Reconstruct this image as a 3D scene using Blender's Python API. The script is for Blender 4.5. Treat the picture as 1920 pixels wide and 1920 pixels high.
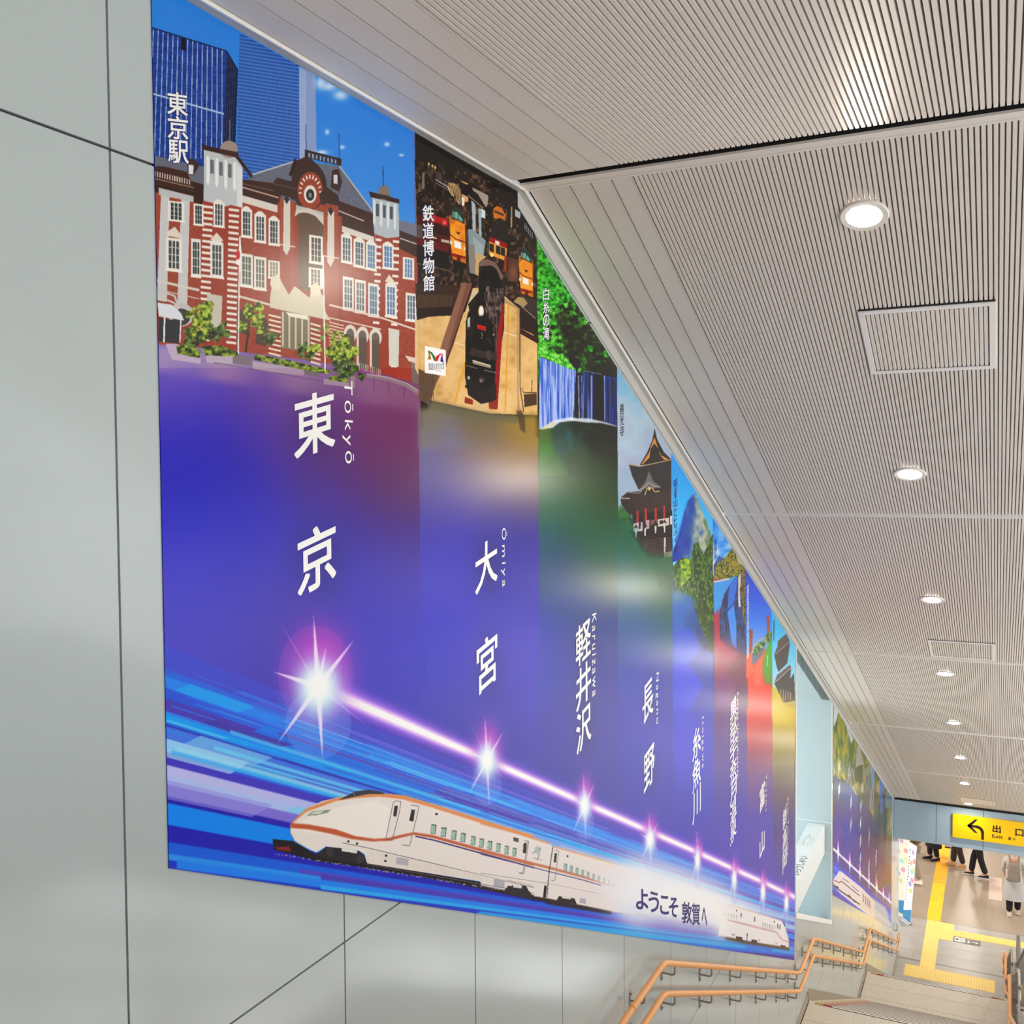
import bpy, bmesh, math, random
import numpy as np
from mathutils import Vector, Matrix
for _o in list(bpy.data.objects): bpy.data.objects.remove(_o)
SC=bpy.context.scene
ZF=10.45                         # lower concourse floor is z = 0, the photographer's eye is 10.45 m above it
# ---------------------------------------------------------------- camera
CF=(-0.4395241,0.8974804,-0.0367077);CR=(0.8981803,0.4395657,-0.0073623);CU=(-0.0095280,0.0362061,0.9992989)
CFL=1873.156;CD=1.9240
cam=bpy.data.cameras.new('camera');co=bpy.data.objects.new('camera',cam);SC.collection.objects.link(co)
cam.sensor_width=36;cam.sensor_height=36;cam.lens=36*CFL/1920;cam.clip_end=200;cam.clip_start=.02
m=Matrix.Identity(4)
for i in range(3): m[i][0]=CR[i];m[i][1]=CU[i];m[i][2]=-CF[i]
m[0][3]=CD;m[1][3]=0;m[2][3]=ZF
co.matrix_world=m;SC.camera=co
# ---------------------------------------------------------------- added fill light from the world, exposure
w=bpy.data.worlds.new('world');SC.world=w;w.use_nodes=True
_n=w.node_tree;_t=_n.nodes.new('ShaderNodeTexCoord');_s=_n.nodes.new('ShaderNodeSeparateXYZ');_m=_n.nodes.new('ShaderNodeMapRange');_r=_n.nodes.new('ShaderNodeMix');_r.data_type='RGBA'
_m.inputs['From Min'].default_value=-.35;_m.inputs['From Max'].default_value=.25     # nearly even fill, slightly warm below and cool above
_n.links.new(_t.outputs['Generated'],_s.inputs[0]);_n.links.new(_s.outputs['Z'],_m.inputs['Value']);_n.links.new(_m.outputs['Result'],_r.inputs[0])
_r.inputs[6].default_value=(2.0,1.98,1.95,1);_r.inputs[7].default_value=(2.05,2.12,2.2,1)
_n.links.new(_r.outputs[2],_n.nodes['Background'].inputs[0]);_n.nodes['Background'].inputs[1].default_value=1.0
SC.view_settings.view_transform='Standard';SC.view_settings.look='None';SC.view_settings.gamma=1;SC.view_settings.exposure=0.33
LENS=310.0                        # radiance of the downlight lenses
SC.cycles.use_denoising=True
SC.cycles.max_bounces=8;SC.cycles.diffuse_bounces=5;SC.cycles.glossy_bounces=4
SC.cycles.sample_clamp_indirect=6
# ---------------------------------------------------------------- helpers
def lin(h,a=1):
    if not isinstance(h,str): return tuple(h)+(1,)
    r=[]
    for i in (0,2,4):
        v=int(h[i:i+2],16)/255.;r.append(v/12.92 if v<=.04045 else ((v+.055)/1.055)**2.4)
    return (*r,a)
MATS={}
def mat(name,col,rough=.5,metal=0,spec=.5,emit=None,es=0,trans=0,alpha=1,bump=None,mix=None,coat=0):
    if name in MATS: return MATS[name]
    M=bpy.data.materials.new(name);M.use_nodes=True;nt=M.node_tree;b=nt.nodes['Principled BSDF']
    b.inputs['Base Color'].default_value=lin(col);b.inputs['Roughness'].default_value=rough;b.inputs['Metallic'].default_value=metal
    b.inputs['Specular IOR Level'].default_value=spec;b.inputs['Transmission Weight'].default_value=trans;b.inputs['Alpha'].default_value=alpha;b.inputs['Coat Weight'].default_value=coat
    if emit: b.inputs['Emission Color'].default_value=lin(emit);b.inputs['Emission Strength'].default_value=es
    tc=nt.nodes.new('ShaderNodeTexCoord')
    if mix:   # (scale,colour2,amount,detail)
        n=nt.nodes.new('ShaderNodeTexNoise');n.inputs['Scale'].default_value=mix[0];n.inputs['Detail'].default_value=mix[3]
        r=nt.nodes.new('ShaderNodeValToRGB');r.color_ramp.elements[0].position=.35;r.color_ramp.elements[1].position=.65
        r.color_ramp.elements[0].color=lin(col);c2=lin(mix[1]);c1=lin(col);r.color_ramp.elements[1].color=tuple(c1[i]*(1-mix[2])+c2[i]*mix[2] for i in range(3))+(1,)
        nt.links.new(tc.outputs['Object'],n.inputs['Vector']);nt.links.new(n.outputs['Fac'],r.inputs['Fac']);nt.links.new(r.outputs['Color'],b.inputs['Base Color'])
    if bump:  # (scale,strength)
        n=nt.nodes.new('ShaderNodeTexNoise');n.inputs['Scale'].default_value=bump[0];n.inputs['Detail'].default_value=2
        bp=nt.nodes.new('ShaderNodeBump');bp.inputs['Strength'].default_value=bump[1];bp.inputs['Distance'].default_value=.002
        nt.links.new(tc.outputs['Object'],n.inputs['Vector']);nt.links.new(n.outputs['Fac'],bp.inputs['Height']);nt.links.new(bp.outputs['Normal'],b.inputs['Normal'])
    MATS[name]=M;return M
class MB:
    def __init__(s): s.v=[];s.f=[];s.m=[];s.uv=[]
    def face(s,pts,mi=0,uv=None):
        i=len(s.v);s.v+=[tuple(p) for p in pts];s.f.append(list(range(i,i+len(pts))));s.m.append(mi);s.uv.append(uv)
    def solid(s,v,f,mi=0):
        i=len(s.v);s.v+=[tuple(p) for p in v];s.f+=[[a+i for a in q] for q in f];s.m+=[mi]*len(f);s.uv+=[None]*len(f)
    def box(s,x0,x1,y0,y1,z0,z1,mi=0): s.hexa([(x0,y0,z0),(x1,y0,z0),(x1,y1,z0),(x0,y1,z0),(x0,y0,z1),(x1,y0,z1),(x1,y1,z1),(x0,y1,z1)],mi)
    def hexa(s,v,mi=0): s.solid(v,[(3,2,1,0),(4,5,6,7),(0,1,5,4),(1,2,6,5),(2,3,7,6),(3,0,4,7)],mi)
    def prism(s,poly,ax,a,b,mi=0):
        """polygon in the plane normal to axis ax, extruded from a to b"""
        n=len(poly);mk=(lambda p,t:(t,p[0],p[1])) if ax==0 else (lambda p,t:(p[0],t,p[1])) if ax==1 else (lambda p,t:(p[0],p[1],t))
        v=[mk(p,a) for p in poly]+[mk(p,b) for p in poly]
        s.solid(v,[list(range(n))[::-1],list(range(n,2*n))]+[(i,(i+1)%n,n+(i+1)%n,n+i) for i in range(n)],mi)
    def tube(s,pts,r,n=10,mi=0,cap=True,rr=None):
        P=[Vector(p) for p in pts];N=len(P);rings=[];up=None
        for i,p in enumerate(P):
            d=((P[min(i+1,N-1)]-p).normalized()+(p-P[max(i-1,0)]).normalized()).normalized()
            a=Vector((0,0,1)) if abs(d.z)<.9 else Vector((1,0,0))
            if up is None: up=(a-d*a.dot(d)).normalized()
            else: up=(up-d*up.dot(d)).normalized()
            q=d.cross(up);k=rr[i] if rr else r
            c=1.
            if 0<i<N-1: c=1/max(.5,math.cos((P[i+1]-p).angle(p-P[i-1])/2)) if (P[i+1]-p).length and (p-P[i-1]).length else 1
            rings.append([p+(up*math.cos(t)+q*math.sin(t))*k for t in [2*math.pi*j/n for j in range(n)]])
        v=[x for R in rings for x in R];f=[]
        for i in range(N-1):
            for j in range(n): f.append((i*n+j,i*n+(j+1)%n,(i+1)*n+(j+1)%n,(i+1)*n+j))
        if cap: f.append(list(range(n))[::-1]);f.append([(N-1)*n+j for j in range(n)])
        s.solid(v,f,mi)
    def disc(s,c,r,ax,h,n=24,mi=0,r2=None):
        """short cylinder / cone frustum along vector ax"""
        ax=Vector(ax).normalized();c=Vector(c);s.tube([c,c+ax*h],r,n,mi,True,[r,r2 if r2 is not None else r])
    def lathe(s,prof,c,ax=(0,0,1),n=20,mi=0):
        ax=Vector(ax).normalized();a=Vector((1,0,0)) if abs(ax.x)<.9 else Vector((0,1,0));u=(a-ax*a.dot(ax)).normalized();q=ax.cross(u);c=Vector(c)
        v=[c+ax*h+(u*math.cos(2*math.pi*j/n)+q*math.sin(2*math.pi*j/n))*r for r,h in prof for j in range(n)]
        f=[(i*n+j,i*n+(j+1)%n,(i+1)*n+(j+1)%n,(i+1)*n+j) for i in range(len(prof)-1) for j in range(n)]
        s.solid(v,f,mi)
    def build(s,name,mats,parent=None,smooth=False,origin=None,bevel=0):
        me=bpy.data.meshes.new(name);O=Vector(origin) if origin is not None else Vector((0,0,0))
        me.from_pydata([tuple(Vector(p)-O) for p in s.v],[],s.f)
        for M in (mats if isinstance(mats,(list,tuple)) else [mats]): me.materials.append(M)
        me.polygons.foreach_set('material_index',s.m)
        if any(u is not None for u in s.uv):
            L=me.uv_layers.new(name='UVMap');k=0
            for p,u in zip(me.polygons,s.uv):
                for j,li in enumerate(p.loop_indices): L.data[li].uv=u[j] if u else (0,0)
        me.update()
        if smooth:
            bm=bmesh.new();bm.from_mesh(me);bmesh.ops.remove_doubles(bm,verts=bm.verts,dist=1e-5);bm.to_mesh(me);bm.free()
            me.polygons.foreach_set('use_smooth',[True]*len(me.polygons))
            try: me.set_sharp_from_angle(angle=.7)
            except Exception: pass
        o=bpy.data.objects.new(name,me);SC.collection.objects.link(o);o.location=O
        if bevel:
            b=o.modifiers.new('bevel','BEVEL');b.width=bevel;b.segments=2;b.limit_method='ANGLE'
        if parent is not None:
            o.parent=parent;q=parent;W=Vector((0,0,0))
            while q is not None: W+=q.location;q=q.parent
            o.location=O-W
        return o
def tag(o,label=None,cat=None,group=None,kind=None):
    if label:o['label']=label
    if cat:o['category']=cat
    if group:o['group']=group
    if kind:o['kind']=kind
    return o
def thing(name,label,cat,loc=(0,0,0),group=None,rz=0):
    o=bpy.data.objects.new(name,None);SC.collection.objects.link(o);o.location=loc;o.rotation_euler=(0,0,rz);o.empty_display_size=.1
    return tag(o,label,cat,group)
# ---------------------------------------------------------------- printed artwork of the wall mural
# The print is drawn on a flat sheet (units = sheet units) and then laid on the wall, see make_print_texture()
SX0,SY0,SX1,SY1=270.,-40.,1500.,1815.
SS=1.5
class Sheet:
    def __init__(s,x0,y0,x1,y1,ss):
        s.x0,s.y0,s.ss=x0,y0,ss
        s.w=int((x1-x0)*ss);s.h=int((y1-y0)*ss)
        s.a=np.zeros((s.h,s.w,3),np.float32);s.T=(0.,0.,1.);s.clip=None
        s.rng=np.random.RandomState(7)
    def t(s,x,y):
        ox,oy,k=s.T;return ((ox+x/k-s.x0)*s.ss,(oy+y/k-s.y0)*s.ss)
    def pts(s,p):
        if isinstance(p,str): p=[tuple(map(float,q.split(','))) for q in p.split()]
        return [s.t(*q) for q in p]
    def mask(s,P,blur=0):
        b=blur*s.ss;pad=int(b*2.5)+2
        xs=[q[0] for q in P];ys=[q[1] for q in P]
        x0=max(0,int(min(xs))-pad);x1=min(s.w,int(max(xs))+pad+2);y0=max(0,int(min(ys))-pad);y1=min(s.h,int(max(ys))+pad+2)
        if s.clip is not None:
            cx0,cy0,cx1,cy1=s.clip;x0=max(x0,cx0);x1=min(x1,cx1);y0=max(y0,cy0);y1=min(y1,cy1)
        if x1<=x0 or y1<=y0:return None
        gx=np.arange(x0,x1,dtype=np.float32)+.5;gy=np.arange(y0,y1,dtype=np.float32)+.5
        m=np.zeros((y1-y0,x1-x0),bool);n=len(P)
        for i in range(n):
            ax,ay=P[i];bx,by=P[(i+1)%n]
            if ay==by: continue
            lo,hi=min(ay,by),max(ay,by)
            r0=max(0,int(math.ceil(lo-y0-.5)));r1=min(y1-y0,int(math.ceil(hi-y0-.5)))
            if r1<=r0: continue
            xc=ax+(gy[r0:r1]-ay)*(bx-ax)/(by-ay)
            m[r0:r1]^=gx[None,:]<xc[:,None]
        m=m.astype(np.float32)
        if b>0:
            k=max(1,int(b*.6+.5))
            for _ in range(3):
                for ax in (0,1):
                    c=np.cumsum(np.pad(m,[(k+1,k) if a==ax else (0,0) for a in (0,1)],mode='edge'),axis=ax)
                    L=m.shape[ax]
                    m=(np.take(c,range(2*k+1,2*k+1+L),ax)-np.take(c,range(0,L),ax))/(2*k+1)
        return x0,y0,x1,y1,m
    def poly(s,p,col,a=1.,blur=0):
        r=s.mask(s.pts(p),blur)
        if r is None:return
        x0,y0,x1,y1,m=r;s.blend(x0,y0,x1,y1,m*a,hexc(col))
    def blend(s,x0,y0,x1,y1,m,c):
        A=s.a[y0:y1,x0:x1];A+=m[...,None]*(c-A)
    def line(s,p,w,col,a=1.,blur=0):
        if isinstance(p,str): p=[tuple(map(float,q.split(','))) for q in p.split()]
        for (ax,ay),(bx,by) in zip(p,p[1:]):
            d=math.hypot(bx-ax,by-ay) or 1;nx,ny=-(by-ay)/d*w/2,(bx-ax)/d*w/2
            s.poly([(ax+nx,ay+ny),(bx+nx,by+ny),(bx-nx,by-ny),(ax-nx,ay-ny)],col,a,blur)
    def ell(s,cx,cy,rx,ry,col,a=1.,soft=0,add=0,rot=0):
        ox,oy,k=s.T;X,Y=s.t(cx,cy);RX=rx/k*s.ss;RY=ry/k*s.ss;R=max(RX,RY)*(2.6 if soft else 1)+2
        x0=max(0,int(X-R));x1=min(s.w,int(X+R)+1);y0=max(0,int(Y-R));y1=min(s.h,int(Y+R)+1)
        if s.clip is not None:
            a0,b0,a1,b1=s.clip;x0=max(x0,a0);x1=min(x1,a1);y0=max(y0,b0);y1=min(y1,b1)
        if x1<=x0 or y1<=y0:return
        gx=np.arange(x0,x1)[None,:]+.5-X;gy=np.arange(y0,y1)[:,None]+.5-Y
        if rot:
            cr,sr=math.cos(rot),math.sin(rot);gx,gy=gx*cr+gy*sr,-gx*sr+gy*cr
        d=(gx/RX)**2+(gy/RY)**2
        m=np.exp(-d*1.4) if soft else np.clip((1-np.sqrt(d))*min(RX,RY)+.5,0,1)
        m=(m*a).astype(np.float32)
        if add: s.a[y0:y1,x0:x1]+=m[...,None]*hexc(col)
        else: s.blend(x0,y0,x1,y1,m,hexc(col))
    def region(s,p,fn,blur=0,a=1.):
        """paint colours fn(X,Y)->rgb inside polygon p"""
        r=s.mask(s.pts(p),blur)
        if r is None:return
        x0,y0,x1,y1,m=r
        X,Y=np.meshgrid(np.arange(x0,x1)/s.ss+s.x0,np.arange(y0,y1)/s.ss+s.y0)
        C=fn(X.astype(np.float32),Y.astype(np.float32))
        A=s.a[y0:y1,x0:x1];A+=(m*a)[...,None]*(C-A)
def hexc(c):
    if not isinstance(c,str): return np.array(c,np.float32)
    return np.array([int(c[i:i+2],16)/255. for i in (0,2,4)],np.float32)
def field(samples,sig):
    """smooth interpolation of colour samples x,y,hex"""
    L=[q.split(',') for q in samples.split()]
    def f(X,Y):
        W=np.full(X.shape,1e-9,np.float32);C=np.zeros(X.shape+(3,),np.float32)
        for x,y,c in L:
            d=((X-float(x))**2+((Y-float(y))*.8)**2)/(sig*sig);w=np.exp(-d*.9)+1e-4/(d+.3)**2
            W+=w;C+=w[...,None]*hexc(c)
        return C/W[...,None]
    return f
def noise(X,Y,fx,fy,seed=0,oct=3):
    out=0;amp=1.;tot=0
    for o in range(oct):
        x=X*fx*2**o+seed*17.3;y=Y*fy*2**o+seed*9.1
        xi=np.floor(x).astype(np.int64);yi=np.floor(y).astype(np.int64);u=(x-xi);v=(y-yi);u=u*u*(3-2*u);v=v*v*(3-2*v)
        def h(a,b):
            n=(a*374761393+b*668265263+seed*144665)&0xffffffff;n=((n^(n>>13))*1274126177)&0xffffffff
            return ((n^(n>>16))&0xffff)/65535.
        r=(h(xi,yi)*(1-u)+h(xi+1,yi)*u)*(1-v)+(h(xi,yi+1)*(1-u)+h(xi+1,yi+1)*u)*v
        out=out+amp*r;tot+=amp;amp*=.55
    return (out/tot).astype(np.float32)
def ramp(t,*cols):
    t=np.clip(t,0,1)*(len(cols)-1);i=np.clip(t.astype(int),0,len(cols)-2);f=(t-i)[...,None]
    C=np.array([hexc(c) for c in cols]);return C[i]*(1-f)+C[i+1]*f
def foliage(fx,fy,seed,*cols):
    def f(X,Y):
        n=noise(X,Y,fx,fy,seed,4);n=(n-.5)*2.1+.5
        return ramp(n,*cols)
    return f
def paint_main():
    S=Sheet(SX0,SY0,SX1,SY1,SS);P=S.poly;L=S.line;E=S.ell;R=S.region
    bx=[(275,275),(775.3,798),(1005.5,1013.5),(1155.5,1160),(1258,1264),(1336,1340),(1397,1403),(1445.5,1450),(1496,1496)]
    ytop=[-40,200,380,640,800,900,1040,1110,1200]
    # ---- coloured grounds of the eight banners
    G=["330,700,b09cc8 330,750,7058c4 340,820,2a1fbe 330,900,2829c4 500,700,9a80b8 500,760,7048a8 600,730,9a6c9c 740,740,8c5a84 740,800,83386e 740,880,78306c 720,970,62357e 600,850,6d3c90 450,850,3c30b8 450,1000,4646c8 600,1000,5650bc 700,1050,4c42c0 330,1080,5a54d2 330,1180,6c68d0 450,1150,6258c8 560,1150,6454b8 700,1150,4a42ca 760,1200,4440ca 620,1100,4c40c0 740,1100,4f3cb4 600,1300,5346be 800,1380,463cb8",
     "900,790,857548 820,850,8480a4 970,810,b09038 990,790,a88828 900,880,96809a 980,900,7d6478 840,950,665ab0 950,1000,4c46aa 850,1050,4a46c6 960,1080,4644b6 830,1200,4442c8 960,1200,524cc6 900,1300,4a40bc 900,1420,4238b4",
     "1020,810,44583a 1060,850,4f7a30 1030,900,2a6c34 1130,840,34482a 1120,900,44602c 1080,960,2c7656 1030,960,1f7a70 1030,1040,1c628e 1130,1060,2a7a62 1080,1130,2a68a4 1020,1220,3650be 1120,1200,3058a8 1120,1300,4048b4 1080,1400,4a3cb4 1080,1500,453ab4",
     "1175,960,2d7a66 1230,1060,2c7a64 1180,1060,17837a 1240,1110,376f50 1190,1140,1f86a0 1190,1190,1c6ab4 1240,1180,257a8c 1200,1280,2454bc 1250,1280,2a50ac 1200,1380,3a40bc 1240,1480,453ab4 1190,1540,4a3cb8",
     "1290,1110,3a88c0 1320,1180,2c5c98 1290,1200,2070cc 1325,1240,2060b0 1290,1290,1c60d4 1325,1320,1a50b6 1290,1400,2c48d0 1320,1440,3440ba 1300,1520,4038b8",
     "1350,1140,b8486a 1345,1190,c05070 1380,1210,9c3a68 1360,1250,883070 1390,1290,742a70 1360,1350,7a3494 1385,1400,5e2a98 1360,1440,6236a8 1385,1500,4e34b0 1370,1600,4a36b8",
     "1415,1240,e87850 1410,1270,e06040 1435,1280,d85838 1430,1310,d04838 1415,1350,c84048 1435,1390,b03858 1420,1440,8a388c 1430,1480,6a38a8 1430,1560,5038b4",
     "1460,1290,cfc030 1475,1320,dccc22 1470,1360,c4b424 1475,1400,a89a38 1470,1440,82804e 1480,1470,7a6c70 1465,1500,5c4a98 1480,1560,5a3c94 1470,1640,4a3cb0"]
    for i,g in enumerate(G):
        R([(bx[i][0],ytop[i]),(bx[i+1][0]+2,ytop[i+1]-60),(bx[i+1][1]+2,1815),(bx[i][1],1815)],field(g,(85,60,48,42,40,40,36,34)[i]))
    # soft blue floor of the picture under the light beam
    V=(1862.,1830.)
    def yy(yl,x): return yl+(V[1]-yl)*(x-312)/(V[0]-312)
    def streak(y0,y1,x0,x1,c,a=1.,sl=18,blur=0):
        P([(x0,yy(y0,x0)),(x1+sl,yy(y0,x1+sl)),(x1,yy(y1,x1)),(x0-sl,yy(y1,x0-sl))],c,a,blur)
    # ================= banner 1: brick station =================
    S.T=(280,0,3.692)
    R("-20,-300 1000,-100 1826,300 1834,1700 -20,1400",lambda X,Y:ramp((Y-X*.35)/330.,'2a8cee','3492ee','4fa2ee','6fb4ee'))
    R("620,230 1040,460 1035,1300 590,1300",lambda X,Y:ramp((np.sin((Y-X*.16)*.95)*.5+.5)*.8,'4a86dc','2c62bc','1c4a9e'))
    for i in range(30): L([(628+i*13.5,250+i*6.5),(600+i*14.5,1200)],3,'6aa0e8',.35)
    P("1030,460 1145,520 1152,1100 1035,1100",'8fa6d4');P("1030,460 1080,490 1080,1100 1035,1100",'a0b4dc')
    R("0,190 530,355 510,1170 0,1110",lambda X,Y:ramp(noise(X,Y,.12,.5,3,2)*1.2,'0c2a80','16409c','2254b8'))
    P("530,355 608,490 590,1000 505,1000",'14204c');[L([(535+i*14,370+i*22),(512+i*14,1000)],3,'5a78a8',.6) for i in range(5)]
    for i in range(15): L([(22+i*34,200+i*10),(-8+i*36,1100)],6,'b8cce8',.9)
    L("0,645 510,790",12,'b4c8ea');L("0,190 530,355 608,490",8,'0c1c50');P("215,262 250,270 245,355 215,345",'10162e')
    for x,y,rx,ry in ((1180,575,45,50),(1240,600,60,35),(1320,660,60,40),(1225,915,18,22),(1330,1020,20,16),(1640,1000,22,18),(1740,1075,20,12),(1190,1055,50,18)): E(x,y,rx,ry,'eef4fc',.85,1)
    # roofs
    P("690,1215 1010,1115 1310,1150 1540,1460 1540,1560 640,1320",'73788a')
    R("690,1215 1010,1115 1310,1150 1540,1460 1540,1560 640,1320",lambda X,Y:ramp(noise(X,Y,.6,.9,5,2),'5c6070','82879a'))
    L("690,1215 1010,1115",10,'c8c8c4');L("1310,1150 1540,1460",9,'c0c0c0');P("1070,1035 1325,1100 1322,1150 1070,1090",'3a2a28');[P([(1095+i*26,1058+i*6.5),(1108+i*26,1062+i*6.5),(1108+i*26,1095+i*6),(1095+i*26,1090+i*6)],'8aa4cc') for i in range(8)]
    L("1078,860 1080,1035",5,'3c4466');L("1308,930 1312,1095",5,'3c4466');L("1612,1150 1616,1290",6,'3c3a40');L("552,835 552,980",6,'888888')
    P("0,1070 380,1160 380,1300 0,1260",'6f7383');P("255,1110 290,1095 345,1140 300,1215 260,1210",'4a3430');P("265,1140 300,1145 298,1210 265,1205",'e4e6e8')
    P("1715,1520 1845,1555 1845,1700 1715,1650",'7b7f92')
    # brick body
    br=lambda X,Y:ramp(noise(X,Y,.35,.7,8,3),'8c3524','a34430','b4553e','9a3c2a')
    R("-10,1290 380,1350 640,1330 900,1400 1300,1420 1540,1530 1560,1650 1845,1690 1870,2660 1500,2560 1000,2480 500,2420 -10,2380",br)
    P("0,1180 120,1205 370,1280 370,1420 0,1320",'3f241c');P("125,1160 250,1190 310,1300 300,1330 0,1270 0,1160 60,1150",'4c2c22')
    for i in range(15): P([(30+i*17,1185+i*4),(38+i*17,1187+i*4),(38+i*17,1225+i*4),(30+i*17,1223+i*4)],'d8c8bc')
    L("0,1230 300,1300",5,'c0a898')
    # dark eaves
    P("630,1240 900,1275 905,1440 630,1360",'4a2c26');L("630,1295 890,1370",10,'caa898');L("630,1270 890,1330",5,'8a6a60')
    P("1305,1390 1545,1480 1550,1640 1305,1560",'4a2c26');L("1305,1460 1480,1530",9,'d8c0b4')
    P("1715,1590 1845,1640 1845,1780 1725,1720",'4a3230');L("1730,1650 1845,1690",8,'d8c8c0')
    P("630,1350 910,1430 905,1480 630,1400",'e0d8cc');P("1305,1555 1550,1640 1550,1680 1310,1600",'e0d8cc')
    # side pilasters
    for x,y in ((75,1330),(215,1370)): P([(x,y),(x+60,y+12),(x+40,y+800),(x-30,y+800)],'cfcfce')
    P("60,1300 300,1360 300,1400 60,1350",'c4c4c4')
    def win(x,y,w,h,k=.12,c='3c4448',ar=0,fr='ece8de'):
        # framed sash window
        q=lambda a,b:(x+a*w,y+b*h+a*w*k)
        P([q(-.2,-.08),q(1.2,-.08),q(1.2,1.06),q(-.2,1.06)],fr)
        if ar: P([q(-.1,-.08),q(.2,-.18),q(.5,-.22),q(.8,-.18),q(1.1,-.08)],fr)
        P([q(0.04,0.02),q(.96,0.02),q(.96,.97),q(.04,.97)],c)
        for t in (.33,.66): P([q(t-.04,0),q(t+.04,0),q(t+.04,1),q(t-.04,1)],fr)
        for t in (.25,.5,.75): P([q(0,t-.015),q(1,t-.015),q(1,t+.015),q(0,t+.015)],fr,.8)
        P([q(-.26,1.02),q(1.26,1.02),q(1.26,1.09),q(-.26,1.09)],'f4efe2')
    # towers with white bands
    def tower(x0,x1,ytop,ybase,k,n,nx=.28):
        P([(x0,ytop),(x1,ytop+k*(x1-x0)),(x1-20,ybase+60),(x0-25,ybase)],'a8442e')
        for i in range(n):
            t=ytop+30+(ybase-ytop-30)*i/n;wd=(x1-x0)*nx;off=-25*(i/n)
            for xa in (x0+off,x1-wd+off*.8): P([(xa,t+k*(xa-x0)),(xa+wd,t+k*(xa+wd-x0)),(xa+wd,t+18+k*(xa+wd-x0)),(xa,t+18+k*(xa-x0))],'f0e6da')
    tower(365,615,1390,2380,.12,24);tower(1560,1725,1620,2560,.1,19,.26)
    P("372,1030 590,1075 640,1160 640,1440 560,1420 520,1430 370,1390",'c6cacc');P("600,1130 640,1180 640,1440 600,1430",'dfe1e0')
    for i in range(4): P([(390+i*62,1080+i*14),(410+i*62,1085+i*14),(410+i*62,1260+i*14),(400+i*62,1290+i*14),(388+i*62,1255+i*14)],'ecedec')
    for i in range(3): P([(415+i*62,1105+i*14),(440+i*62,1110+i*14),(440+i*62,1205+i*14),(415+i*62,1200+i*14)],'70777c')
    P("355,1000 500,1035 600,1065 710,1215 700,1235 590,1090 360,1035",'3f2822');E(545,1035,62,60,'a8968c');P("480,1030 610,1055 610,1095 480,1065",'4a302a')
    P("1535,1350 1720,1400 1725,1640 1640,1650 1555,1620",'b9c4ca')
    for i in range(4): P([(1545+i*48,1385+i*9),(1560+i*48,1388+i*9),(1560+i*48,1545+i*9),(1552+i*48,1570+i*9),(1543+i*48,1540+i*9)],'e2e6e8')
    for i in range(3): P([(1563+i*48,1410+i*10),(1585+i*48,1414+i*10),(1585+i*48,1500+i*10),(1563+i*48,1496+i*10)],'566068')
    P("1515,1325 1700,1375 1725,1380 1725,1410 1525,1365",'3f2822');E(1620,1335,42,52,'8c7c74');P("1575,1340 1665,1360 1665,1390 1575,1370",'46302a')
    # centre gable
    P("880,1400 1330,1500 1330,2500 880,2450",'a5462f')
    P("895,1370 1000,1400 1000,2480 895,2440",'b0523a');P("1190,1480 1310,1500 1310,2500 1190,2480",'b0523a')
    P("975,1270 1000,1120 1090,1080 1170,1150 1215,1290 1215,1420 975,1380",'4a2f27');E(1100,1290,122,165,'46302a');E(1108,1320,88,130,'a8482f')
    for i in range(11):
        an=math.pi*(.98+i*.1*1.02);L([(1108+60*math.cos(an),1330+92*math.sin(an)),(1108+80*math.cos(an),1330+120*math.sin(an))],10,'eee4d8')
    E(1108,1345,44,62,'e8e2d8');E(1108,1350,28,40,'2c2c30');E(1108,1352,12,18,'8a8a88')
    P("880,1230 985,1260 1010,1310 1010,1380 860,1340 850,1265",'47302a');L("850,1270 1010,1310",8,'705048');P("1170,1350 1215,1290 1300,1350 1320,1430 1180,1400",'47302a');P("1000,1090 1020,1120 980,1220 960,1215",'3a241e')
    P("1260,1180 1305,1170 1330,1260 1310,1330 1250,1300",'4a302a');P("1270,1210 1298,1212 1296,1275 1270,1270",'d8dce0')
    for x,y in ((945,1380),(1250,1460)):
        P([(x-20,y),(x+25,y+8),(x+25,y+340),(x,y+390),(x-25,y+350)],'dcd6c8');P([(x-18,y),(x,y-30),(x+18,y+5),(x,y+35)],'2e3440')
        L([(x-60,y+310),(x+60,y+330)],8,'e8dccc')
    P("1010,1420 1200,1470 1200,1530 1010,1490",'c2c0bc')
    P("1015,1480 1030,1600 1030,2000 1190,2030 1200,1560 1150,1500 1080,1470",'6e5440');P("1000,1500 1040,1470 1130,1480 1200,1560 1200,1500 1100,1440 1010,1450",'d8cfc0')
    win(1115,1640,68,170,.15,'5a4a40');win(1112,1860,66,120,.15,'807060')
    # windows rows
    for w in ((140,1400,80,120),(310,1420,50,130),(448,1410,55,150,.12,'4a5254',1),(640,1460,55,170,.13,'4a5254',1),(733,1495,58,170,.13,'4a5254',1),(830,1525,54,160,.13,'4a5254',1),
              (1333,1640,55,165,.2,'5a6874',1),(1420,1670,56,165,.2,'5a6874',1),(1505,1690,52,165,.2,'6a88b0',1),(1620,1700,55,150,.15,'5a86b8',1),(1762,1790,55,130,.15,'5a86b8')): win(*w)
    for w in ((125,1660,78,200,.12,'4c5456'),(293,1670,48,230,.12),(428,1690,66,215,.12,'565c58',1),(636,1770,62,200,.14,'707468'),(730,1790,62,200,.14,'80806c'),(828,1810,58,110,.14,'a09878'),
              (1345,1930,55,200,.17,'6c7478'),(1428,1950,56,200,.17,'747c80'),(1520,1975,52,200,.17,'6c88a8'),(1640,1980,56,200,.15,'5c80b0',1),(1780,2040,56,170,.15,'5c7088')): win(*w)
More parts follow.
